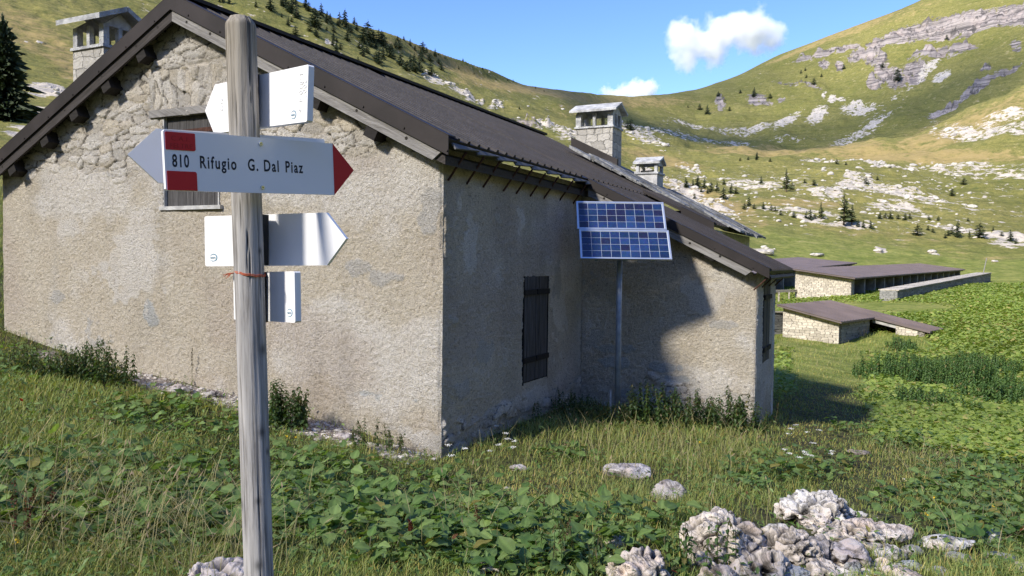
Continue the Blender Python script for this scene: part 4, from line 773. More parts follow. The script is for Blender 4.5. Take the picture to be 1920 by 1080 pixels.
for i, (n_, lab, px, py, w_, h_, kw) in enumerate([
 ('boulder', 'large pitted limestone boulder with a dark hollow, top left of the rock pile', 1348, 1052, 158, 112, dict(tone=PK)),
 ('boulder', 'mottled white boulder with black pits at the back of the rock pile', 1522, 984, 148, 66, dict(tone=WH, pits=1.3)),
 ('boulder', 'small knobbly white boulder against the right end of the mottled boulder', 1582, 976, 48, 32, dict(tone=WH)),
 ('rock_slab', 'long low pinkish slab sloping right behind the rock pile', 1604, 1012, 185, 40, dict(tone=PK, depth=.5)),
 ('boulder', 'cracked pinkish boulder in the middle of the rock pile', 1470, 1060, 120, 78, dict(tone=PK)),
 ('boulder', 'rounded dark pitted rock right of the cracked boulder', 1535, 1048, 62, 52, dict(tone=(.48, .44, .42))),
 ('boulder', 'smooth wedge shaped rock pointing right beside the rock pile', 1590, 1058, 78, 50, dict(tone=(.50, .47, .46), pits=.1, mat='rockp')),
 ('boulder', 'small pale rock between the two largest boulders', 1455, 1008, 44, 30, dict(tone=WH)),
 ('boulder', 'honeycombed boulder at the bottom edge under the cracked boulder', 1420, 1092, 120, 66, dict(tone=PK, pits=1.4)),
 ('boulder', 'bluish grey flat rock at the bottom of the rock pile', 1482, 1096, 84, 42, dict(tone=GB, pits=.1)),
 ('boulder', 'pale rock under the large boulder at the bottom edge', 1318, 1078, 54, 54, dict(tone=PK, pits=.4)),
 ('boulder', 'knobbly rock right of the bluish rock at the bottom edge', 1540, 1090, 70, 50, dict(tone=PK)),
 ('boulder', 'small bluish block below the wedge shaped rock', 1600, 1078, 34, 30, dict(tone=GB, pits=.1)),
 ('boulder', 'low pitted boulder at the bottom edge left of the rock pile', 1192, 1092, 140, 66, dict(tone=PK, pits=1.3)),
 ('boulder', 'small rock half hidden in nettles above the low pitted boulder', 1158, 1026, 52, 22, dict(tone=PK)),
 ('boulder', 'small pitted stone at the bottom edge in the middle of the photo', 908, 1090, 72, 40, dict(tone=PK, pits=1.3)),
 ('boulder', 'pale pinkish rounded boulder at the foot of the signpost', 400, 1104, 150, 62, dict(tone=(.66, .60, .57), pits=.08, mat='rockp')),
 ('boulder', 'rounded stone at the bottom edge left of the honeycombed boulder', 1345, 1096, 76, 40, dict(tone=PK, pits=.2)),
 ('boulder', 'dark holed rock wedged between the large and the cracked boulder', 1402, 1066, 60, 54, dict(tone=(.5, .46, .44), pits=1.5)),
]): rock(n_, lab, px, py, w_, h_, i+3, **kw)
for i, (lab, px, py, w_, h_, kw) in enumerate([
 ('narrow pale stone strip in the grass leading down to the path slab', 1176, 890, 104, 26, dict(depth=.9)),
 ('flat pale slab at the lower end of the stone strip', 1256, 934, 72, 36, dict()),
 ('small pale stone in the grass in front of the hut corner', 970, 884, 32, 15, dict()),
 ('small pale stone at the foot of the gable wall near the nettles', 648, 826, 44, 14, dict()),
 ('pale stone at the wall foot behind the red leaved weeds', 335, 735, 60, 16, dict()),
 ('stone under the left nettles by the gable wall', 395, 744, 36, 12, dict()),
 ('grey slab near the right edge of the photo', 1880, 1052, 62, 15, dict(tone=(.52, .52, .5))),
 ('low grey stone right of the rock pile', 1712, 1040, 54, 18, dict(tone=(.5, .49, .47))),
 ('flat bluish stone below the low grey stone', 1706, 1064, 56, 16, dict(tone=GB)),
 ('broad low pale slab right of the rock pile reaching toward the right edge', 1770, 1028, 120, 30, dict(tone=WH, depth=.6)), ('low whitish slab above the bottom right corner', 1850, 1012, 84, 22, dict(tone=WH, depth=.6)), ('flat white stone right of the wedge shaped rock', 1668, 1046, 74, 30, dict(tone=WH)), ('cracked pale slab at the bottom edge of the bare soil', 1690, 1088, 90, 26, dict(tone=PK)), ('small pinkish stone in the bare soil', 1655, 1062, 36, 18, dict(tone=PK)),
 ('half buried grey stone near the bottom right corner', 1796, 1050, 52, 14, dict(tone=(.46, .45, .42))),
 ('small stone at the bottom edge right of the bare soil', 1760, 1076, 50, 14, dict(tone=(.5, .48, .45))),
 ('pale stone cut by the right edge of the photo', 1912, 1076, 40, 22, dict(tone=PK)),
 ('pale stone just above the bare soil patch', 1636, 1030, 44, 16, dict(tone=PK)),
 ('bright flat stone in the path beside the white flowers', 1612, 851, 48, 8, dict(tone=(.5, .42, .38))),
]): rock('stone', lab, px, py, w_, h_, i+60, sub=4, pits=.4, **kw)
def rocks_far():
    V0, F0 = ICO[3]; Vs = []; Fs = []; n = 0; r = np.random.default_rng(5); k = 0
    ia = r.integers(200, na-200, 60000); jd = r.integers(0, nd, 60000); ok = (TD[ia, jd] > 90)*(TD[ia, jd] < 620)*(PX[ia, jd] > -60)*(PX[ia, jd] < 2000)*(PY[ia, jd] > 60); ia, jd = ia[ok], jd[ok]
    w_ = (rw[ia, jd]*.9+(rn2[ia, jd]-.5)*.8 > .42); ia, jd = ia[w_][:1300], jd[w_][:1300]; cs = []
    for a, b in zip(ia, jd):
        p = np.array([TX[a, b], TY[a, b], TZ[a, b]]); d = TD[a, b]; s = d*r.uniform(.0006, .0022)*r.choice([.7, .9, 1.5]); j = V0*(1+.5*(vn3(V0[:, 0]*1.7+k, V0[:, 1]*1.7, V0[:, 2]*1.7)-.5))[:, None]
        q = r.normal(size=3); q /= np.linalg.norm(q); dd = j@q-.5; j = j-np.where(dd > 0, dd, 0)[:, None]*q
        Vs.append(j*np.array([s*1.4, s*1.2, s*.95])+p); Fs.append(F0+n); n += len(V0); g = r.uniform(.8, 1.05); cs.append(np.tile(np.array([.50, .465, .40])*g, (len(V0), 1))); k += 3.1
    o = mk('limestone_scree', np.concatenate(Vs), np.concatenate(Fs), M['rock2'], cols=np.concatenate(cs)); tag(o, 'white limestone boulders scattered over the far slopes', 'scree', kind='stuff')
m = N('far_limestone', .95, 0, .1); m.col(m.attr()); M['rock2'] = m.m
rocks_far()
for i, (lab, px, py, w_, h_) in enumerate([('white rock on the bright meadow above the sheds, left of centre', 1648, 473, 20, 7), ('white rock on the meadow above the long shed roof', 1748, 475, 18, 8), ('white rock at the meadow edge behind the slate roof', 1436, 478, 34, 10), ('small white rock on the meadow right of the shed', 1866, 492, 14, 5), ('small pale rock left of the two meadow rocks', 1460, 417, 12, 6), ('pale flat rock behind the annex roof corner', 1532, 480, 30, 7)]):
    rock('meadow_rock', lab, px, py, w_, h_, 90+i, sub=3, tone=(.66, .62, .55), pits=0)
# ------------------------------------------------------------------ conifers
def conifer(seed, tiers, nb, spread, droop, larch=False, trunkh=.08):
    r = np.random.default_rng(seed); V = []; Fc = []; Cc = []
    def tri(p, q, s, c): b = len(V); V.extend([p, q, s]); Fc.append((b, b+1, b+2)); Cc.extend([c]*3)
    for i in range(tiers):
        f = i/(tiers-1); z = trunkh+(1-trunkh)*f; R = spread*(1-f)**(.75 if not larch else .9)*r.uniform(.72, 1.12)+.012
        for k in range(max(4, int(nb*(1-.6*f)))):
            a = r.uniform(0, 2*pi); Rr = R*r.uniform(.55, 1.15); zz = z+r.normal()*.02
            if r.random() < .08: continue
            for j in range(3 if not larch else 2):
                f0 = j/3; c0 = np.array([cos(a)*Rr*f0, sin(a)*Rr*f0, zz-droop*Rr*f0]); da = r.normal()*.35; ln = Rr*(.55 if j < 2 else .45)*r.uniform(.8, 1.2); e = c0+np.array([cos(a+da)*ln, sin(a+da)*ln, -droop*ln+r.normal()*.012]); wdt = ln*r.uniform(.22, .42); s = np.array([-sin(a), cos(a), r.normal()*.35])*wdt
                g = r.uniform(.65, 1.35); c = np.array([.042, .062, .026])*g if not larch else np.array([.085, .105, .040])*g
                tri(c0+s*.6, c0-s*.6, e, c); tri(c0+np.array([0, 0, .02])+s*.2, e+np.array([0, 0, .015]), c0-np.array([0, 0, .035]), c*.9)
    V = np.array(V); return V, np.array(Fc), np.array(Cc)
def trunk_vf(h=.95, r0=.022):
    mb = MB(); mb.tube((0, 0, -.03), (0.006, 0, h*.5), r0, r0*.55, 7); mb.tube((0.006, 0, h*.5), (0, 0, h), r0*.55, .003, 7); return mb
TV = []
for sd, ti, nb, spd, dr, la in ((1, 12, 15, .30, .35, False), (2, 14, 16, .24, .30, False), (3, 10, 15, .40, .15, False), (4, 13, 12, .27, -.05, True), (5, 34, 34, .30, .32, False)):
    V, Fc, Cc = conifer(sd, ti, nb, spd, dr, la, .05 if not la else .16); me = mk('crown', V, Fc, M['needle'], cols=Cc); cm = me.data; bpy.data.objects.remove(me)
    tb = trunk_vf(); to = tb.build('trunk', M['bark']); tm = to.data; bpy.data.objects.remove(to)
    # small version: crown and trunk in one mesh
    V2 = np.concatenate([V, np.array(tb.V)]); F2 = [tuple(f) for f in Fc]+[tuple(len(V)+i for i in f) for f in tb.F]; C2 = np.concatenate([Cc, np.tile([.08, .06, .045], (len(tb.V), 1))])
    so2 = mk('conifer', V2, F2, M['needle'], cols=C2); sm = so2.data; bpy.data.objects.remove(so2); TV.append((cm, tm, sm))
rt = random.Random(21)
def tree(px, py, hp, label, group, kind=None, dmin=60., name=None):
    p = hit(px, py, dmin); h = hp/F*np.hypot(p[0], p[1])*1.05; k = kind if kind is not None else rt.choice((0, 0, 1, 2)); cm, tm, sm = TV[k]; larch = k == 3
    nm = name or ('larch_tree' if larch else 'conifer_tree'); wv = h*rt.uniform(1.1, 1.55)
    if hp >= 24:
        o = bpy.data.objects.new(nm, None); col.objects.link(o)
        for n2, m2 in (('trunk', tm), ('crown', cm)): c = bpy.data.objects.new(n2, m2); col.objects.link(c); c.parent = o
    else: o = bpy.data.objects.new(nm, sm); col.objects.link(o)
    o.location = tuple(p-UZ*.02*h); o.scale = (wv, wv, h); o.rotation_euler = (0, 0, rt.uniform(0, 6.28)); return tag(o, label, 'tree', group)
tree(8, 224, 150, 'large dark spruce at the left edge above the roof', 'lone trees', 4, dmin=34)
valley = 'small conifers on the rocky valley floor'
for px, py, h, k in [(1286, 354, 18, 0), (1299, 351, 14, 0), (1308, 352, 22, 1), (1321, 354, 18, 0), (1333, 360, 19, 2), (1344, 361, 20, 3), (1357, 374, 22, 0), (1371, 363, 18, 0), (1380, 364, 12, 2), (1357, 347, 11, 0), (1302, 373, 10, 2), (1327, 364, 12, 1), (1315, 361, 10, 0)]:
    tree(px, py, h, 'conifer in the cluster on pale rock right of the short chimney', 'conifers right of the short chimney', k)
for px, py, h, k in [(1404, 387, 18, 0), (1396, 393, 13, 2), (1414, 392, 10, 2), (1431, 393, 13, 0), (1446, 396, 11, 2), (1453, 397, 9, 2), (1464, 404, 10, 0), (1488, 408, 12, 0), (1519, 412, 18, 0), (1511, 410, 10, 2), (1528, 411, 9, 2)]:
    tree(px, py, h, 'small conifer in the row along the rocky edge above the slate roof', 'conifers along the rocky edge', k)
for lab, px, py, h, k in [('tallest larch on the valley floor above the shed roofs', 1582, 424, 54, 3), ('bushy larch touching the right side of the tallest larch', 1597, 424, 34, 3), ('pale thin larch left of the tallest larch', 1539, 413, 30, 3), ('tall ragged larch standing alone in mid valley', 1474, 360, 40, 3), ('dark pointed conifer on the rocks near the right edge', 1837, 446, 24, 2), ('tallest conifer of the group on the white rocks at right', 1796, 446, 28, 0),
    ('round dark conifer left of the white rocks', 1720, 443, 20, 2), ('conifer above the meadow at the right edge', 1894, 453, 18, 0), ('dark bush on the slope between the crags at right', 1785, 369, 13, 2), ('conifer beside the grey crag in mid valley', 1624, 345, 13, 2), ('conifer above the basin floor at left', 1419, 300, 14, 1)]:
    tree(px, py, h, lab, valley, k)
for px, py, h, k in [(1609, 427, 14, 0), (1619, 429, 13, 0), (1632, 430, 15, 0), (1485, 356, 14, 2), (1427, 345, 13, 0), (1526, 348, 11, 2), (1509, 344, 8, 2), (1650, 411, 12, 0), (1660, 410, 10, 2), (1669, 412, 13, 0), (1684, 412, 9, 2), (1697, 413, 12, 2), (1706, 411, 10, 0), (1740, 433, 9, 2), (1749, 436, 8, 2), (1785, 440, 12, 2), (1778, 444, 10, 2), (1817, 449, 14, 3), (1772, 449, 9, 2), (1807, 347, 12, 2), (1742, 413, 7, 2), (1759, 415, 8, 2), (1815, 415, 6, 2), (1862, 433, 7, 2), (1444, 304, 7, 2), (1388, 302, 6, 2), (1569, 308, 9, 2), (1586, 310, 6, 2), (1645, 338, 7, 2), (1403, 300, 6, 2), (1878, 446, 8, 2), (1905, 458, 9, 2)]:
    tree(px, py, h, 'one of the low conifers dotted over the rocky valley', valley, k)
for px, py, h, k in [(1326, 214, 16, 0), (1312, 206, 11, 2), (1414, 182, 17, 0), (1444, 185, 9, 2), (1526, 160, 13, 2), (1683, 154, 22, 2), (1655, 127, 10, 2), (1347, 182, 9, 2), (1388, 175, 7, 2), (1775, 74, 8, 2), (1582, 130, 9, 2), (1540, 145, 6, 2), (1512, 146, 6, 2), (1368, 208, 8, 2), (1502, 138, 6, 2), (1510, 133, 6, 2), (1290, 202, 5, 2)]:
    tree(px, py, h, 'lone conifer on the steep slope of the right mountain', 'conifers on the right mountain', k, dmin=300)
wood = 'conifers on the upper left hillside'
BIGT = [(508, 20, 26), (548, 26, 30), (556, 34, 26), (573, 16, 20), (590, 52, 32), (602, 30, 22), (613, 44, 22), (636, 50, 26), (647, 46, 26), (652, 78, 22), (664, 46, 14), (682, 82, 30), (690, 74, 32), (700, 80, 24), (710, 82, 24), (718, 84, 22), (681, 106, 24), (688, 100, 20), (711, 122, 34), (718, 110, 22), (731, 108, 26), (742, 92, 18), (748, 94, 16), (752, 124, 30), (763, 134, 22), (770, 128, 26), (778, 136, 26), (787, 134, 26), (808, 142, 26), (769, 86, 12), (778, 96, 12), (790, 102, 12), (740, 66, 8), (757, 76, 8), (594, 70, 14), (536, 12, 18), (430, 8, 16), (418, 4, 14), (412, 6, 12), (480, 14, 12), (1100, 0, 0)]
for px, py, h in BIGT:
    if h: tree(px, py, h, 'dark conifer of the open wood on the upper left hillside', wood, rt.choice((0, 0, 1, 2)), dmin=120)
n_ = 0
while n_ < 70:
    px = rt.uniform(525, 850); sky_ = float(np.interp(px, SKPX, SKPY)); py = sky_+6+abs(rt.gauss(0, 26))
    if py > sky_+78 or py > 135: continue
    tree(px, py, rt.uniform(7, 20), 'dark conifer of the open wood on the upper left hillside', wood, rt.choice((0, 1, 2, 2)), dmin=120); n_ += 1
for px, py, h in [(905, 133, 5), (952, 152, 5), (962, 153, 4), (868, 116, 5), (1020, 172, 4), (860, 130, 6), (889, 140, 4), (878, 205, 14), (974, 206, 6), (1183, 245, 22), (1176, 240, 16), (834, 112, 6), (930, 150, 4), (1004, 166, 4), (822, 104, 5)]:
    tree(px, py, h, 'small conifer on the bare ridge behind the roof', 'conifers on the bare ridge', rt.choice((0, 2)), dmin=150)
# ------------------------------------------------------------------ plants
def scatter(name, TVv, TF, pos, yaw, tilt, roll, scale, colr, mat, tvar=None):
    """many copies of a small template merged into one mesh (uncountable ground cover)"""
    n = len(pos); k = len(TVv); cy, sy = np.cos(yaw), np.sin(yaw); ct, st = np.cos(tilt), np.sin(tilt)
    P = TVv[None]*scale[:, None, :]; x, y, z = P[..., 0], P[..., 1], P[..., 2]
    cr, sr = np.cos(roll)[:, None], np.sin(roll)[:, None]; x, z = x*cr+z*sr, -x*sr+z*cr
    y, z = y*ct[:, None]-z*st[:, None], y*st[:, None]+z*ct[:, None]
    X = x*cy[:, None]-y*sy[:, None]+pos[:, 0:1]; Y = x*sy[:, None]+y*cy[:, None]+pos[:, 1:2]; Z = z+pos[:, 2:3]
    V = np.stack([X, Y, Z], -1).reshape(-1, 3); Fc = (TF[None]+np.arange(n)[:, None, None]*k).reshape(-1, TF.shape[1])
    C = np.repeat(colr, k, 0); 
    if tvar is not None: C = C*np.tile(tvar, n)[:, None]
    return V, Fc, C
def leaf_t(nu, nv, wave=.05, fold=.12, curl=.35, shape='dock'):
    V = []; tv = []
    for j in range(nv+1):
        v = j/nv; wd = (sin(pi*min(1, v*1.0)**.62)**.8 if shape == 'dock' else sin(pi*v**.7))*(.36 if shape == 'dock' else .27); wd = max(wd, .02 if 0 < j < nv else .0)
        if shape == 'dock' and j == 0: wd = .16
        for i in range(nu+1):
            u_ = 2*i/nu-1; V.append((u_*wd, v, abs(u_)*fold*wd*2-curl*v*v*.5+wave*sin(v*11+u_*3)*abs(u_))); tv.append((1.25 if abs(u_) < .1 else 1.)*(.92 if i % 2 else 1.04))
    Fc = [(j*(nu+1)+i, j*(nu+1)+i+1, (j+1)*(nu+1)+i+1, (j+1)*(nu+1)+i) for j in range(nv) for i in range(nu)]; return np.array(V), np.array(Fc), np.array(tv)
def regf(L, px, py):
    r = np.zeros(px.shape)
    for a, b, rx, ry, s in L: r = np.maximum(r, s*np.clip(1.3-(((px-a)/rx)**2+((py-b)/ry)**2), 0, 1))
    return r
def sample(n, d0, d1, px0=-160, px1=2080, seed=1, fn=None, clear=1.):
    r = np.random.default_rng(seed); a = np.arctan2(r.uniform(px0, px1, n)-960, F); d = d0*(d1/d0)**r.uniform(0, 1, n); x, y = d*np.sin(a), d*np.cos(a)
    z = gz(x, y); px, py = pr(x, y, z); t, s = tsc(x, y); ok = ~((s < .03)*(s > -8.2)*(t > -.03)*(t < 12))*~((s > -.1)*(s < SA+.03)*(t > L1-.03)*(t < TA+.05))
    if fn is not None: ok &= r.uniform(0, 1, n) < fn(px, py, x, y)
    ok &= ~(r.uniform(0, 1, n) < regf([(1490, 1020, 225, 90, 1.2), (1200, 1075, 90, 50, 1.2), (1640, 990, 130, 40, .9), (1760, 1040, 130, 40, .8), (1180, 888, 60, 12, .8), (1255, 925, 50, 20, .8)], px, py)*clear)
    return np.stack([x, y, z], -1)[ok], px[ok], py[ok], r
DOCK = [(430, 950, 470, 95, 1), (150, 900, 260, 60, .8), (640, 940, 190, 65, 1), (290, 785, 120, 40, .9), (400, 800, 90, 30, .6), (40, 690, 80, 40, .8), (1000, 1030, 300, 70, .9), (1200, 1000, 100, 40, .5), (1840, 950, 150, 100, .95), (1700, 970, 120, 50, .7), (1880, 850, 130, 90, .95), (1740, 800, 130, 55, .9), (1620, 775, 90, 50, .7), (1700, 740, 100, 30, .6),
        (1440, 890, 80, 34, .9), (1530, 880, 70, 26, .8), (1065, 858, 60, 18, .9), (1640, 700, 60, 20, .3), (900, 980, 200, 50, .8)]
def dockf(px, py, x, y): return regf(DOCK, px, py)*(.35+.65*sst(.38, .6, fb2(x*1.8, y*1.8, 3, 201)))*(py < 1250)
PATH = [(1560, 700, 70, 90, 1), (1540, 800, 90, 90, 1), (1620, 900, 110, 60, 1), (1500, 640, 50, 40, .6), (1000, 910, 260, 40, .7), (780, 890, 150, 30, .5), (1560, 610, 60, 20, .3)]
def greens(r, n, dark=1., red=.03, yel=.06):
    g = r.uniform(0, 1, n)[:, None]; c = np.array([.088, .165, .038])*(1-g)+np.array([.215, .30, .09])*g; k = r.uniform(0, 1, n)
    c[k < yel] = [.22, .20, .05]; c[(k > 1-red)] = [.16, .07, .03]; c[(k > 1-red*.25)] = [.30, .03, .02]; return c*dark*r.uniform(.8, 1.15, (n, 1))
def build_dock():
    T, TF, tv = leaf_t(4, 6); Vs = []; Fs = []; Cs = []; n0 = 0
    base, px, py, r = sample(14000, 2.9, 14, seed=31, fn=dockf); dd = np.hypot(base[:, 0], base[:, 1]); k = len(base); m_ = r.integers(3, 7, k); idx = np.repeat(np.arange(k), m_); n = len(idx)
    yaw = r.uniform(0, 2*pi, n); sz = r.uniform(.045, .10, n)*r.choice([.6, 1, 1.15, 1.3], n); pet = sz*r.uniform(.7, 1.6, n); el = r.uniform(.5, 1.25, n)
    tipx = np.sin(-yaw)*0; dirx, diry = -np.sin(yaw), np.cos(yaw); b = base[idx]; att = b+np.stack([dirx*pet*np.cos(el), diry*pet*np.cos(el), pet*np.sin(el)], -1)
    tilt = r.uniform(-.45, .75, n)*1.; c = greens(r, n, red=.002, yel=.03); w_ = r.uniform(.8, 1.2, n)
    V, Fc, C = scatter('x', T, TF, att, yaw, tilt, r.normal(0, .3, n), np.stack([sz*w_, sz, sz], -1), c, None, tv)
    # petioles as thin ribbons
    q = np.stack([-diry, dirx, 0*dirx], -1)*.0022; PV = np.stack([b-q, b+q, att+q, att-q], 1).reshape(-1, 3); PF = np.arange(n*4).reshape(n, 4)+len(V); PC = np.repeat(np.tile([.13, .12, .05], (n, 1)), 4, 0)
    o = mk('dock_leaves', np.concatenate([V, PV]), np.concatenate([Fc, PF]), M['leaf'], cols=np.clip(np.concatenate([C, PC]), 0, 1), smooth=True); tag(o, 'broad green dock leaves covering the foreground', 'leaves', kind='stuff'); print('dock', n)
build_dock()
def build_cover():      # small weeds and clover between grass
    T, TF, tv = leaf_t(2, 2, .0, .2, .3); pos, px, py, r = sample(60000, 2.6, 26, seed=33, clear=.5, fn=lambda px, py, x, y: (.30+.35*sst(.4, .6, fb2(x*1.1, y*1.1, 3, 203)))*(1-.85*regf(PATH, px, py))*(1-dirtmask(x, y)*.9)*(py < 1300))
    n = len(pos); d = np.hypot(pos[:, 0], pos[:, 1]); s = r.uniform(.012, .034, n)*(1+d/18); pos[:, 2] += r.uniform(0, .10, n)*(1+d/30); c = greens(r, n, .95, .01, .05)
    V, Fc, C = scatter('x', T, TF, pos, r.uniform(0, 6.28, n), r.uniform(-.3, .9, n), r.normal(0, .3, n), np.stack([s, s*1.3, s], -1), c, None, tv)
    tag(mk('low_weeds', V, Fc, M['leaf'], cols=np.clip(C, 0, 1)), 'small leafy weeds mixed into the grass', 'weeds', kind='stuff'); print('cover', n)
build_cover()
def build_field():      # the bright field of big leaves beyond the path
    T, TF, tv = leaf_t(2, 2, .0, .15, .5)
    def fn(px, py, x, y): return sst(1440, 1500, px)*(1-.95*regf([(1668, 645, 105, 26, 1.3), (1655, 578, 170, 14, 1.3), (1555, 690, 100, 100, 1.3), (1540, 800, 130, 100, 1.3), (1590, 655, 130, 34, 1), (1500, 625, 70, 50, 1.2)], px, py))*(.45+.55*sst(.35, .55, fb2(x*.5, y*.5, 4, 207)))*(px < 2080)
    pos, px, py, r = sample(330000, 13, 92, px0=1380, px1=2080, seed=35, fn=fn)
    n = len(pos); d = np.hypot(pos[:, 0], pos[:, 1]); s = r.uniform(.08, .17, n)*np.clip(d/22, .7, 1.45); pos[:, 2] += r.uniform(.0, .22, n)*np.clip(d/30, .4, .8)*(fb2(pos[:, 0]*.7, pos[:, 1]*.7, 3, 211)+.4)
    g = r.uniform(0, 1, n)[:, None]; c = np.array([.15, .225, .036])*(1-g)+np.array([.32, .38, .09])*g; k = r.uniform(0, 1, n)+.25*(fb2(pos[:, 0]*.3, pos[:, 1]*.3, 3, 213)-.5); c[k > .9] = [.34, .31, .10]; c *= (.75+.5*fb2(pos[:, 0]*.25, pos[:, 1]*.25, 3, 215))[:, None]
    V, Fc, C = scatter('x', T, TF, pos, r.uniform(0, 6.28, n), r.uniform(-.2, .8, n), r.normal(0, .35, n), np.stack([s*1.25, s, s*.8], -1), c, None, tv)
    tag(mk('field_leaves', V, Fc, M['leaf'], cols=np.clip(C, 0, 1)), 'bright green carpet of broad leaves over the sloping field', 'leaves', kind='stuff'); print('field', n)
build_field()
def blades(name, pos, r, h, wd, lean, c0, c1, label, cat='grass', seeds=False, tipc=None):
    n = len(pos); a = r.uniform(0, 2*pi, n); dx, dy = np.cos(a), np.sin(a); ln = r.uniform(.3, 1, n)*lean; lv = np.array([0, .45, .8, 1.])
    sx, sy = -dy, dx; V = np.zeros((n, 7, 3)); k = 0
    for j, l in enumerate(lv):
        off_ = h*ln*l*l; z = h*l*(1-.35*ln*l); w_ = wd*(1-l*.75)
        for s in ((-1, 1) if j < 3 else (0,)): V[:, k, 0] = pos[:, 0]+dx*off_+sx*w_*s; V[:, k, 1] = pos[:, 1]+dy*off_+sy*w_*s; V[:, k, 2] = pos[:, 2]+z-.01; k += 1
    TF = np.array([(0, 1, 3), (0, 3, 2), (2, 3, 5), (2, 5, 4), (4, 5, 6)]); Fc = (TF[None]+np.arange(n)[:, None, None]*7).reshape(-1, 3)
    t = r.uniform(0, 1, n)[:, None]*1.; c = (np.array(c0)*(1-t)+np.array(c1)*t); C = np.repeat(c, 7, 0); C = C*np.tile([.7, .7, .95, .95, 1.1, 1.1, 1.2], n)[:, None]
    return V.reshape(-1, 3), Fc, C
def build_grass():
    pos, px, py, r = sample(350000, 2.5, 48, seed=41, clear=.8, fn=lambda px, py, x, y: (1-dirtmask(x, y)*.93)*(1-.45*regf(DOCK, px, py))*(py < 1300)*(.55+.45*sst(.3, .55, fb2(x*1.4, y*1.4, 3, 221))))
    n = len(pos); d = np.hypot(pos[:, 0], pos[:, 1]); pt_ = regf(PATH, px, py); h = r.uniform(.04, .13, n)*(1-.55*pt_)*(.6+.9*fb2(pos[:, 0]*.8, pos[:, 1]*.8, 3, 223)); wd = .0016*(1+d/7)
    t = fb2(pos[:, 0]*.9, pos[:, 1]*.9, 4, 225); V, Fc, C = blades('x', pos, r, h*(1+d/40), wd, .9, (.17, .24, .045), (.35, .37, .115), '')
    C *= np.repeat(.7+.65*t, 7)[:, None]; y_ = np.repeat(r.uniform(0, 1, n) < .13+.25*pt_*(t > .5), 7); C[y_] = C[y_]*np.array([1.6, 1.15, 1.2])
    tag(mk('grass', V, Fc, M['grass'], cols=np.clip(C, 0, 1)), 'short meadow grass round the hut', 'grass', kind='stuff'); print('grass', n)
build_grass()
TALL = [(320, 1020, 230, 110, 1), (60, 980, 140, 110, .7), (180, 900, 150, 60, .25), (560, 1000, 60, 50, .25), (1230, 860, 190, 60, .9), (1120, 800, 130, 40, .8), (1330, 830, 120, 50, .7), (1500, 630, 90, 40, .9), (1620, 672, 110, 28, .9), (1760, 700, 110, 30, .5), (1750, 890, 60, 40, .8), (1650, 860, 60, 40, .5), (1420, 980, 120, 30, .5), (950, 850, 90, 25, .5), (1800, 780, 60, 30, .5), (840, 1010, 120, 60, .2), (1850, 1000, 100, 60, .25)]
def build_tall():
    pos, px, py, r = sample(48000, 2.6, 45, seed=43, clear=.6, fn=lambda px, py, x, y: regf(TALL, px, py)*(.25+.75*sst(.42, .6, fb2(x*2.2, y*2.2, 3, 231))))
    n = len(pos); d = np.hypot(pos[:, 0], pos[:, 1]); h = r.uniform(.16, .46, n)*np.clip(1.25-.02*d, .9, 1.2)
    V, Fc, C = blades('x', pos, r, h, .0013*(1+d/6), 1.15, (.20, .20, .06), (.50, .42, .21), '')
    # seed heads
    pick = r.uniform(0, 1, n) < .22; tip = V.reshape(n, 7, 3)[pick, 6]; mid = V.reshape(n, 7, 3)[pick, 4]; dr = tip-mid; dr /= np.linalg.norm(dr, axis=1)[:, None]; hn = len(tip); vs = []
    s = np.cross(dr, [0, 0, 1.]); s /= np.linalg.norm(s, axis=1)[:, None]; ww = (.0032*(1+d[pick]/9))[:, None]; L_ = (r.uniform(.03, .07, hn))[:, None]
    H = np.stack([tip-dr*L_*.3, tip+s*ww+dr*L_*.2, tip-s*ww+dr*L_*.2, tip+dr*L_], 1).reshape(-1, 3); HF = (np.array([(0, 1, 2), (1, 3, 2)])[None]+np.arange(hn)[:, None, None]*4).reshape(-1, 3)+len(V); HC = np.repeat(np.tile([.40, .30, .17], (hn, 1))*r.uniform(.6, 1.1, (hn, 1)), 4, 0)
    tag(mk('dry_grass', np.concatenate([V, H]), np.concatenate([Fc, HF]), M['grass'], cols=np.clip(np.concatenate([C, HC]), 0, 1)), 'tall straw coloured grass with seed heads', 'grass', kind='stuff'); print('tall', n)
build_tall()
NL, NLF, NLt = leaf_t(2, 3, .03, .25, .5, 'nettle')
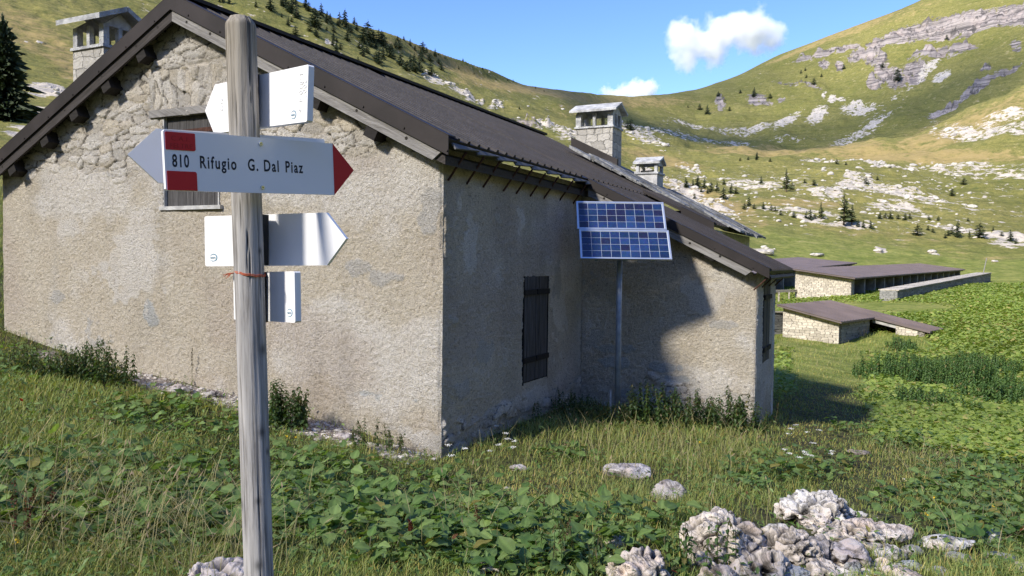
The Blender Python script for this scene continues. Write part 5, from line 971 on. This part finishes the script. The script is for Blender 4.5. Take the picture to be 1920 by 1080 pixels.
def nettle(px, py, wpx, hpx, label, seed, name='nettle_clump', dens=1., dark=1., dmin=0., flowers=.35, group='nettle clumps'):
    p = hit(px, py, dmin); d = p[1]; wd, ht = wpx/F*d, hpx/F*d; r = np.random.default_rng(seed); ns = max(3, int(dens*26*wd/.6)); t = thing(name, label, 'plant', group, tuple(p))
    mb = MB(); P_ = []; Y_ = []; S_ = []; T_ = []; fl = []
    for i in range(ns):
        bx, by = (r.uniform(-.5, .5) if 'thicket' not in name else float(np.clip(r.normal()*.34, -.95, .95)))*wd, r.normal()*(min(.16, wd*.25) if 'thicket' not in name else wd*.35); edge = max(.35, 1-abs(bx/wd*2)**2*.35); h = ht*(r.uniform(.55, 1.05) if 'thicket' not in name else r.uniform(.25, 1.0))*edge; lx, ly = r.normal()*.12*h, r.normal()*.1*h; z0 = float(gz(p[0]+bx, p[1]+by))-p[2]
        a, b = np.array([bx, by, z0-.03]), np.array([bx+lx*.4, by+ly*.4, z0+h*.5]); c = np.array([bx+lx, by+ly, z0+h]); mb.tube(a, b, .0032, .0026, 4, False); mb.tube(b, c, .0026, .001, 4, False)
        k = int(h/.032); ph = r.uniform(0, 3)
        for j in range(2, k):
            f = j/k; q = a*(1-f)**2+2*f*(1-f)*b+f*f*c if False else (a+(b-a)*2*f if f < .5 else b+(c-b)*(2*f-1))
            for s in (0, pi): P_.append(q); Y_.append(ph+s+j*pi/2); S_.append(r.uniform(.045, .085)*(1.15-.65*f)); T_.append(r.uniform(-.9, .15))
            if f > .55 and r.random() < flowers: fl.append(q)
    P_ = np.array(P_); n = len(P_); S_ = np.array(S_)*np.clip(ht/.5, .6, 1.3)*(1.7 if 'thicket' in name else 1.); c = (np.array([.030, .062, .018])*(1-(g := r.uniform(0, 1, n)[:, None]))+np.array([.075, .125, .030])*g)*dark; k_ = r.uniform(0, 1, n); c[k_ > .96] = [.17, .15, .05]
    V, Fc, C = scatter('x', NL, NLF, P_, np.array(Y_), np.array(T_), r.normal(0, .2, n), np.stack([S_, S_, S_], -1), c, None, NLt)
    nq = len(V); V = np.concatenate([V, np.array(mb.V)]); C = np.concatenate([C, np.tile([.10, .11, .04], (len(mb.V), 1))]); Fc = np.concatenate([Fc, np.array(mb.F)+nq]); mk('foliage', V, Fc, M['leaf'], t, cols=np.clip(C, 0, 1))
    if fl:
        fl = np.array(fl); m_ = len(fl); FV = np.array([(0, 0, 0), (.004, 0, -.02), (-.004, .002, -.02), (0, 0, -.045)]); FF = np.array([(0, 1, 2), (1, 3, 2)]); fl2 = np.repeat(fl, 3, 0)+r.normal(0, .008, (m_*3, 3))
        V, Fc, C = scatter('x', FV, FF, fl2, r.uniform(0, 6, m_*3), r.uniform(-.5, .5, m_*3), r.uniform(-.6, .6, m_*3), np.full((m_*3, 3), 1.3), np.tile([.11, .10, .045], (m_*3, 1))*r.uniform(.7, 1.3, (m_*3, 1)), None); mk('flower_and_seed_heads', V, Fc, M['leaf'], t, cols=C)
    return t
M['stemm'] = simple('plant_stem', (.10, .11, .04), .8, 0, .2, 20)
for i, a in enumerate([
 (60, 706, 150, 62, 'low nettle bank at the foot of the gable wall by the left edge'), (190, 716, 125, 84, 'tall dark nettle clump at the left part of the gable wall'), (125, 712, 70, 70, 'nettle clump with tall seeding stems between the two left clumps'),
 (332, 708, 36, 28, 'tiny nettle tuft alone at the gable wall'), (536, 800, 76, 92, 'dense dark nettle bush just right of the signpost'), (560, 770, 50, 60, 'smaller nettles behind the dense bush at the wall'),
 (700, 846, 74, 70, 'sparse nettles at the wall foot left of the hut corner'), (745, 848, 40, 48, 'short nettle tuft nearest the hut corner on the gable side'), (1000, 792, 44, 48, 'thin dark nettles climbing below the side window'), (1080, 782, 90, 54, 'shaded nettles in the inner corner of the yard'),
 (1216, 796, 90, 88, 'tall nettles immediately right of the solar panel pole'), (1290, 800, 110, 78, 'wide nettle bank in front of the annex wall'), (1375, 806, 80, 84, 'nettles near the right corner of the annex'), (1420, 812, 30, 60, 'single nettle stem at the annex corner'), (1150, 800, 60, 54, 'nettles left of the solar panel pole'),
 (420, 850, 100, 50, 'low nettles left of the signpost'), (1360, 1076, 46, 130, 'tall bright nettle growing out of the rock pile', ), (1285, 1086, 80, 150, 'tall nettles left of the largest boulder'), (1060, 1080, 120, 110, 'nettles at the bottom edge left of the low pitted boulder'), (960, 1090, 90, 70, 'low nettles at the bottom edge in the middle'), (1490, 1098, 60, 40, 'leafy sprout at the bottom of the rock pile')]):
    px, py, w_, h_, lab = a; nettle(px, py, w_, h_, lab, 300+i, dens=2.6 if 'dense' in lab else .55 if 'sparse' in lab or 'thin' in lab or 'tall bright' in lab else (.7 if py > 1000 else 1.2), dark=1.5 if py > 1000 else 1.)
for i, (px, py, w_, h_, lab) in enumerate([(1700, 712, 130, 56, 'dark nettle thicket in front of the low sty'), (1790, 730, 170, 70, 'widest dark nettle thicket right of the path'), (1885, 760, 130, 60, 'nettle thicket close to the right edge'), (1745, 765, 130, 44, 'low nettles before the wide thicket'), (1830, 700, 120, 44, 'far part of the nettle thickets near the bright field'), (1690, 655, 40, 26, 'small weeds at the doorway of the low sty')]):
    nettle(px, py, w_, h_, lab, 400+i, 'nettle_thicket', dens=1.9, dark=1.6, dmin=9, group='nettle thickets')
# tall seed stalks, flowers
def stalk(px, py, hpx, label, seed, colr, cat='plant', name='seed_stalk', n=3, group=None, headr=.012):
    p = hit(px, py); d = p[1]; h = hpx/F*d; r = np.random.default_rng(seed); t = thing(name, label, cat, group, tuple(p)); mb = MB(); P_ = []
    for i in range(n):
        a = np.array([r.normal()*.03, r.normal()*.03, 0]); b = a+np.array([r.normal()*.16*h, r.normal()*.1*h, h*r.uniform(.75, 1.02)]); mb.tube(a, b, .0035, .0015, 5, False)
        for j in range(60): f = r.uniform(.42, 1.); P_.append(a+(b-a)*f+r.normal(0, headr*(1.35-f), 3))
    P_ = np.array(P_); k = len(P_); FV = np.array([(-.5, 0, 0), (.5, 0, 0), (0, .1, 1), (0, -.5, .4)]); FF = np.array([(0, 1, 2), (0, 1, 3)]); s = r.uniform(.008, .016, k)
    V, Fc, C = scatter('x', FV, FF, P_, r.uniform(0, 6, k), r.uniform(-1, 1, k), r.uniform(-1, 1, k), np.stack([s, s, s], -1), np.tile(colr, (k, 1))*r.uniform(.5, 1.4, (k, 1)), None)
    mk('flower_and_seed_heads', V, Fc, M['leaf'], t, cols=np.clip(C, 0, 1)); mb.build('stem', M['stemm'], t)  # brown seed heads clustered along each stem
BR = (.13, .035, .022)
for i, (px, py, h, lab, n, c) in enumerate([(50, 1050, 150, 'brown dried dock stalks near the left bottom corner', 4, (.14, .06, .035)), (905, 1010, 60, 'short red brown dock stalk right of centre in the foreground', 1, BR), (775, 1040, 70, 'dark red drooping dock stalk in the foreground leaves', 2, BR), (448, 940, 90, 'thin brown dock stalk left of the signpost', 1, (.11, .06, .04)), (1010, 975, 70, 'brown seed stalk in the grass before the rock strip', 1, (.13, .07, .045)),
    (357, 722, 78, 'left one of two tall brown seeding stems at the gable wall', 1, (.09, .07, .045)), (383, 722, 82, 'right one of two tall brown seeding stems at the gable wall', 1, (.09, .07, .045)), (1050, 1065, 110, 'brown stalk among the bottom nettles', 1, (.12, .07, .04)), (1440, 830, 90, 'brown withered stalk at the right annex corner', 1, (.12, .07, .04)), (1715, 800, 40, 'pale brown seed head in the path side leaves', 2, (.22, .15, .09)), (1680, 668, 34, 'rusty brown stalks before the sty doorway', 4, (.17, .08, .05)), (1620, 640, 30, 'rusty brown stalks in front of the sty wall', 4, (.17, .09, .05)), (22, 700, 70, 'thin dark stem at the left edge by the wall', 1, (.07, .06, .04))]):
    stalk(px, py, h, lab, 500+i, c, n=n, group='dried dock and seed stalks')
def flower(px, py, hpx, label, seed, kind):
    p = hit(px, py); d = p[1]; h = hpx/F*d; r = np.random.default_rng(seed); t = thing('yarrow_flower' if kind == 'w' else 'yellow_flower', label, 'flower', 'white umbel flowers' if kind == 'w' else 'yellow flowers', tuple(p)); mb = MB(); b = np.array([r.normal()*.02, r.normal()*.02, h]); mb.tube((0, 0, -.02), b, .002, .0015, 5, False)
    k = 34 if kind == 'w' else 12; R = .030 if kind == 'w' else .012; P_ = b+np.stack([r.normal(0, R*.55, k), r.normal(0, R*.55, k), r.normal(0, .003 if kind == 'w' else .006, k)], -1)
    FV = np.array([(-.5, -.5, 0), (.5, -.5, 0), (.5, .5, .1), (-.5, .5, .1)]); FF = np.array([(0, 1, 2, 3)]); s = np.full(k, .010)
    V, Fc, C = scatter('x', FV, FF, P_, r.uniform(0, 6, k), r.uniform(-.5, .9, k), r.uniform(-.5, .5, k), np.stack([s, s, s], -1), np.tile((.78, .76, .72) if kind == 'w' else (.80, .55, .03), (k, 1)), None)
    mk('flower_and_seed_heads', V, Fc, M['petal'], t, cols=C); mb.build('stem', M['stemm'], t)
for i, (px, py) in enumerate([(933, 798), (945, 812), (950, 822), (938, 834), (925, 845), (957, 838), (870, 842), (841, 834), (845, 855), (962, 828)]): flower(px, py+34, 34, 'white umbel flower beside the hut corner', 600+i, 'w')
for i, (px, py) in enumerate([(1490, 797), (1481, 804), (1478, 813), (1511, 810), (1524, 831), (1473, 844), (1476, 850), (1510, 852), (1503, 857), (1508, 848), (1556, 850), (1562, 847), (1540, 806), (1526, 855)]): flower(px, py+30, 30, 'white umbel flower in the clump right of the annex corner', 620+i, 'w')
for i, (px, py, lab) in enumerate([(532, 822, 'left yellow flower of the pair beside the signpost'), (548, 824, 'right yellow flower of the pair beside the signpost'), (644, 920, 'yellow flower in the dock leaves right of the signpost'), (24, 1025, 'yellow flower at the left edge of the foreground'), (1753, 932, 'brighter yellow flower in the right hand leaves'), (1740, 966, 'lower yellow flower in the right hand leaves'), (1858, 950, 'yellow flower nearest the right edge'), (803, 999, 'small yellow flower above the bottom nettles'), (1313, 830, 'yellow flower in the tall grass before the annex'), (671, 1016, 'pale yellow flower low in the foreground grass')]): flower(px, py+18, 20, lab, 650+i, 'y')
# small loose stones on the bare soil
V1, F1 = ico(1); _r = np.random.default_rng(77); Vs = []; Fs = []; Cs = []; n0 = 0
pos, px, py, r = sample(60000, 3.2, 12, seed=51, clear=.3, fn=lambda px, py, x, y: dirtmask(x, y)*(py < 1200))
for p in pos[:1500]:
    s = _r.uniform(.008, .03)*_r.choice([.6, 1, 1.6]); v = V1*(1+.5*(_r.uniform(0, 1, (len(V1), 1))-.5))*np.array([s, s*_r.uniform(.6, 1), s*.55]); a = _r.uniform(0, 6.28); v = v@np.array([[cos(a), sin(a), 0], [-sin(a), cos(a), 0], [0, 0, 1]]); Vs.append(v+p); Fs.append(F1+n0); n0 += len(V1); Cs.append(np.tile(np.array([.58, .53, .46])*_r.uniform(.55, 1.15), (len(V1), 1)))
tag(mk('gravel', np.concatenate(Vs), np.concatenate(Fs), M['rock2'], cols=np.concatenate(Cs)), 'small loose stones on the bare soil by the wall and rock pile', 'gravel', kind='stuff')
# ------------------------------------------------------------------ clouds
def cloudmat(name, blobs_, dens, nscale):
    m = bpy.data.materials.new(name); m.use_nodes = True; t = m.node_tree; t.nodes.clear(); out = t.nodes.new('ShaderNodeOutputMaterial'); v = t.nodes.new('ShaderNodeVolumePrincipled'); t.links.new(v.outputs[0], out.inputs['Volume'])
    v.inputs['Color'].default_value = (.98, .98, .98, 1); v.inputs['Anisotropy'].default_value = 0.
    tc = t.nodes.new('ShaderNodeTexCoord'); nz = t.nodes.new('ShaderNodeTexNoise'); nz.inputs['Scale'].default_value = nscale; nz.inputs['Detail'].default_value = 6; nz.inputs['Roughness'].default_value = .62; t.links.new(tc.outputs['Object'], nz.inputs['Vector'])
    acc = None
    def mt(op, a, b=0., c=0.):
        x = t.nodes.new('ShaderNodeMath'); x.operation = op
        for i, q in enumerate((a, b, c)):
            if isinstance(q, bpy.types.NodeSocket): t.links.new(q, x.inputs[i])
            else: x.inputs[i].default_value = q
        return x.outputs[0]
    for (x, y, z, r) in blobs_:
        mp = t.nodes.new('ShaderNodeVectorMath'); mp.operation = 'DISTANCE'; t.links.new(tc.outputs['Object'], mp.inputs[0]); mp.inputs[1].default_value = (x, y, z); f = mt('SUBTRACT', 1., mt('DIVIDE', mp.outputs['Value'], r)); acc = f if acc is None else mt('SMOOTH_MAX', acc, f, .15)
    f = mt('ADD', acc, mt('MULTIPLY', mt('SUBTRACT', nz.outputs[0], .54), 2.5)); f = mt('MULTIPLY', mt('MAXIMUM', mt('MINIMUM', mt('MULTIPLY', f, 1.3), 1.), 0.), dens); t.links.new(f, v.inputs['Density']); return m
def cloud(px, py, Y, blobs_, label, dens=.03, nscale=.012, pad=1.25):
    c = at(px, py, Y); B_ = [np.array(b, float) for b in blobs_]; lo = np.min([b[:3]-b[3]*pad for b in B_], 0); hi = np.max([b[:3]+b[3]*pad for b in B_], 0)
    mb = MB(); mb.box(lo, (hi[0]-lo[0], 0, 0), (0, hi[1]-lo[1], 0), (0, 0, hi[2]-lo[2])); o = mb.build('cloud', cloudmat('cloud_vapour', blobs_, dens, nscale)); o.location = tuple(c); return tag(o, label, 'cloud', 'clouds')
s_ = 4000/F   # metres per pixel there
def bl(L): return [(x*s_, (i % 3-1)*20., -y*s_, r*s_) for i, (x, y, r) in enumerate(L)]
cloud(1357, 72, 4000, bl([(-78, 2, 36), (-50, 8, 40), (-62, 24, 34), (-15, -2, 40), (-20, 14, 36), (10, -18, 40), (40, -14, 44), (72, -10, 38), (88, 0, 28), (55, 6, 28)]), 'larger white cumulus cloud in the blue sky above the valley', nscale=.0105, dens=.035)
cloud(1178, 176, 4200, bl([(-38, 2, 20), (-14, -2, 22), (14, -8, 26), (36, -6, 24), (20, 6, 22)]), 'small white cloud just above the saddle', nscale=.014, dens=.04)
def shadow_cloud(px, py, rx, ry, dist, yaw, seed, label):  # opaque blocker out of view, added toward the sun to cast a shadow
    p = hit(px, py, 300); c = p+np.array(SUN)*dist; V, Fc = ICO[4]; V = V.copy(); n = fb3(V[:, 0]*1.6+seed, V[:, 1]*1.6, V[:, 2]*1.6, 4, seed); V = V*(.55+.9*n)[:, None]; V[:, 2] = np.where(V[:, 2] < 0, V[:, 2]*.25, V[:, 2])
    o = mk('cloud', V*np.array([rx, ry, min(rx, ry)*.4]), Fc, M['shadecloud'], smooth=True); o.location = tuple(c); o.rotation_euler = (0, 0, radians(yaw)); tag(o, label, 'cloud', 'clouds')
m = N('shadow_cloud_white', 1., 0, 0); m.col((.9, .9, .9)); M['shadecloud'] = m.m
m = bpy.data.materials.new('sun_dimming_cloud'); m.use_nodes = True; _t = m.node_tree; _t.nodes.clear(); _o = _t.nodes.new('ShaderNodeOutputMaterial'); _a = _t.nodes.new('ShaderNodeBsdfTransparent'); _d = _t.nodes.new('ShaderNodeBsdfTranslucent'); _d.inputs[0].default_value = (.95, .95, .95, 1); _x = _t.nodes.new('ShaderNodeMixShader'); _x.inputs[0].default_value = .14; _t.links.new(_a.outputs[0], _x.inputs[1]); _t.links.new(_d.outputs[0], _x.inputs[2]); _t.links.new(_x.outputs[0], _o.inputs[0])
V, Fc = ICO[4]; n_ = fb3(V[:, 0]*1.6+3, V[:, 1]*1.6, V[:, 2]*1.6, 4, 77); o = mk('cloud', V*(.7+.6*n_)[:, None]*np.array([34, 34, 5]), Fc, m, smooth=True); o.location = tuple(np.array([-15, 9, 0])+np.array(SUN)*230); tag(o, 'unseen thin veil of cloud added overhead to dim the sun on the hut', 'cloud', 'clouds')  # added out of view, sized and placed to weaken the sun here
shadow_cloud(1300, 262, 150, 75, 1500, 10, 3, 'unseen overhead cloud added to shade the basin floor')
shadow_cloud(1800, 175, 110, 60, 1500, 40, 5, 'unseen overhead cloud added to shade the right gully')
shadow_cloud(1330, 165, 100, 50, 1600, -10, 8, 'unseen overhead cloud added to shade the saddle slope')
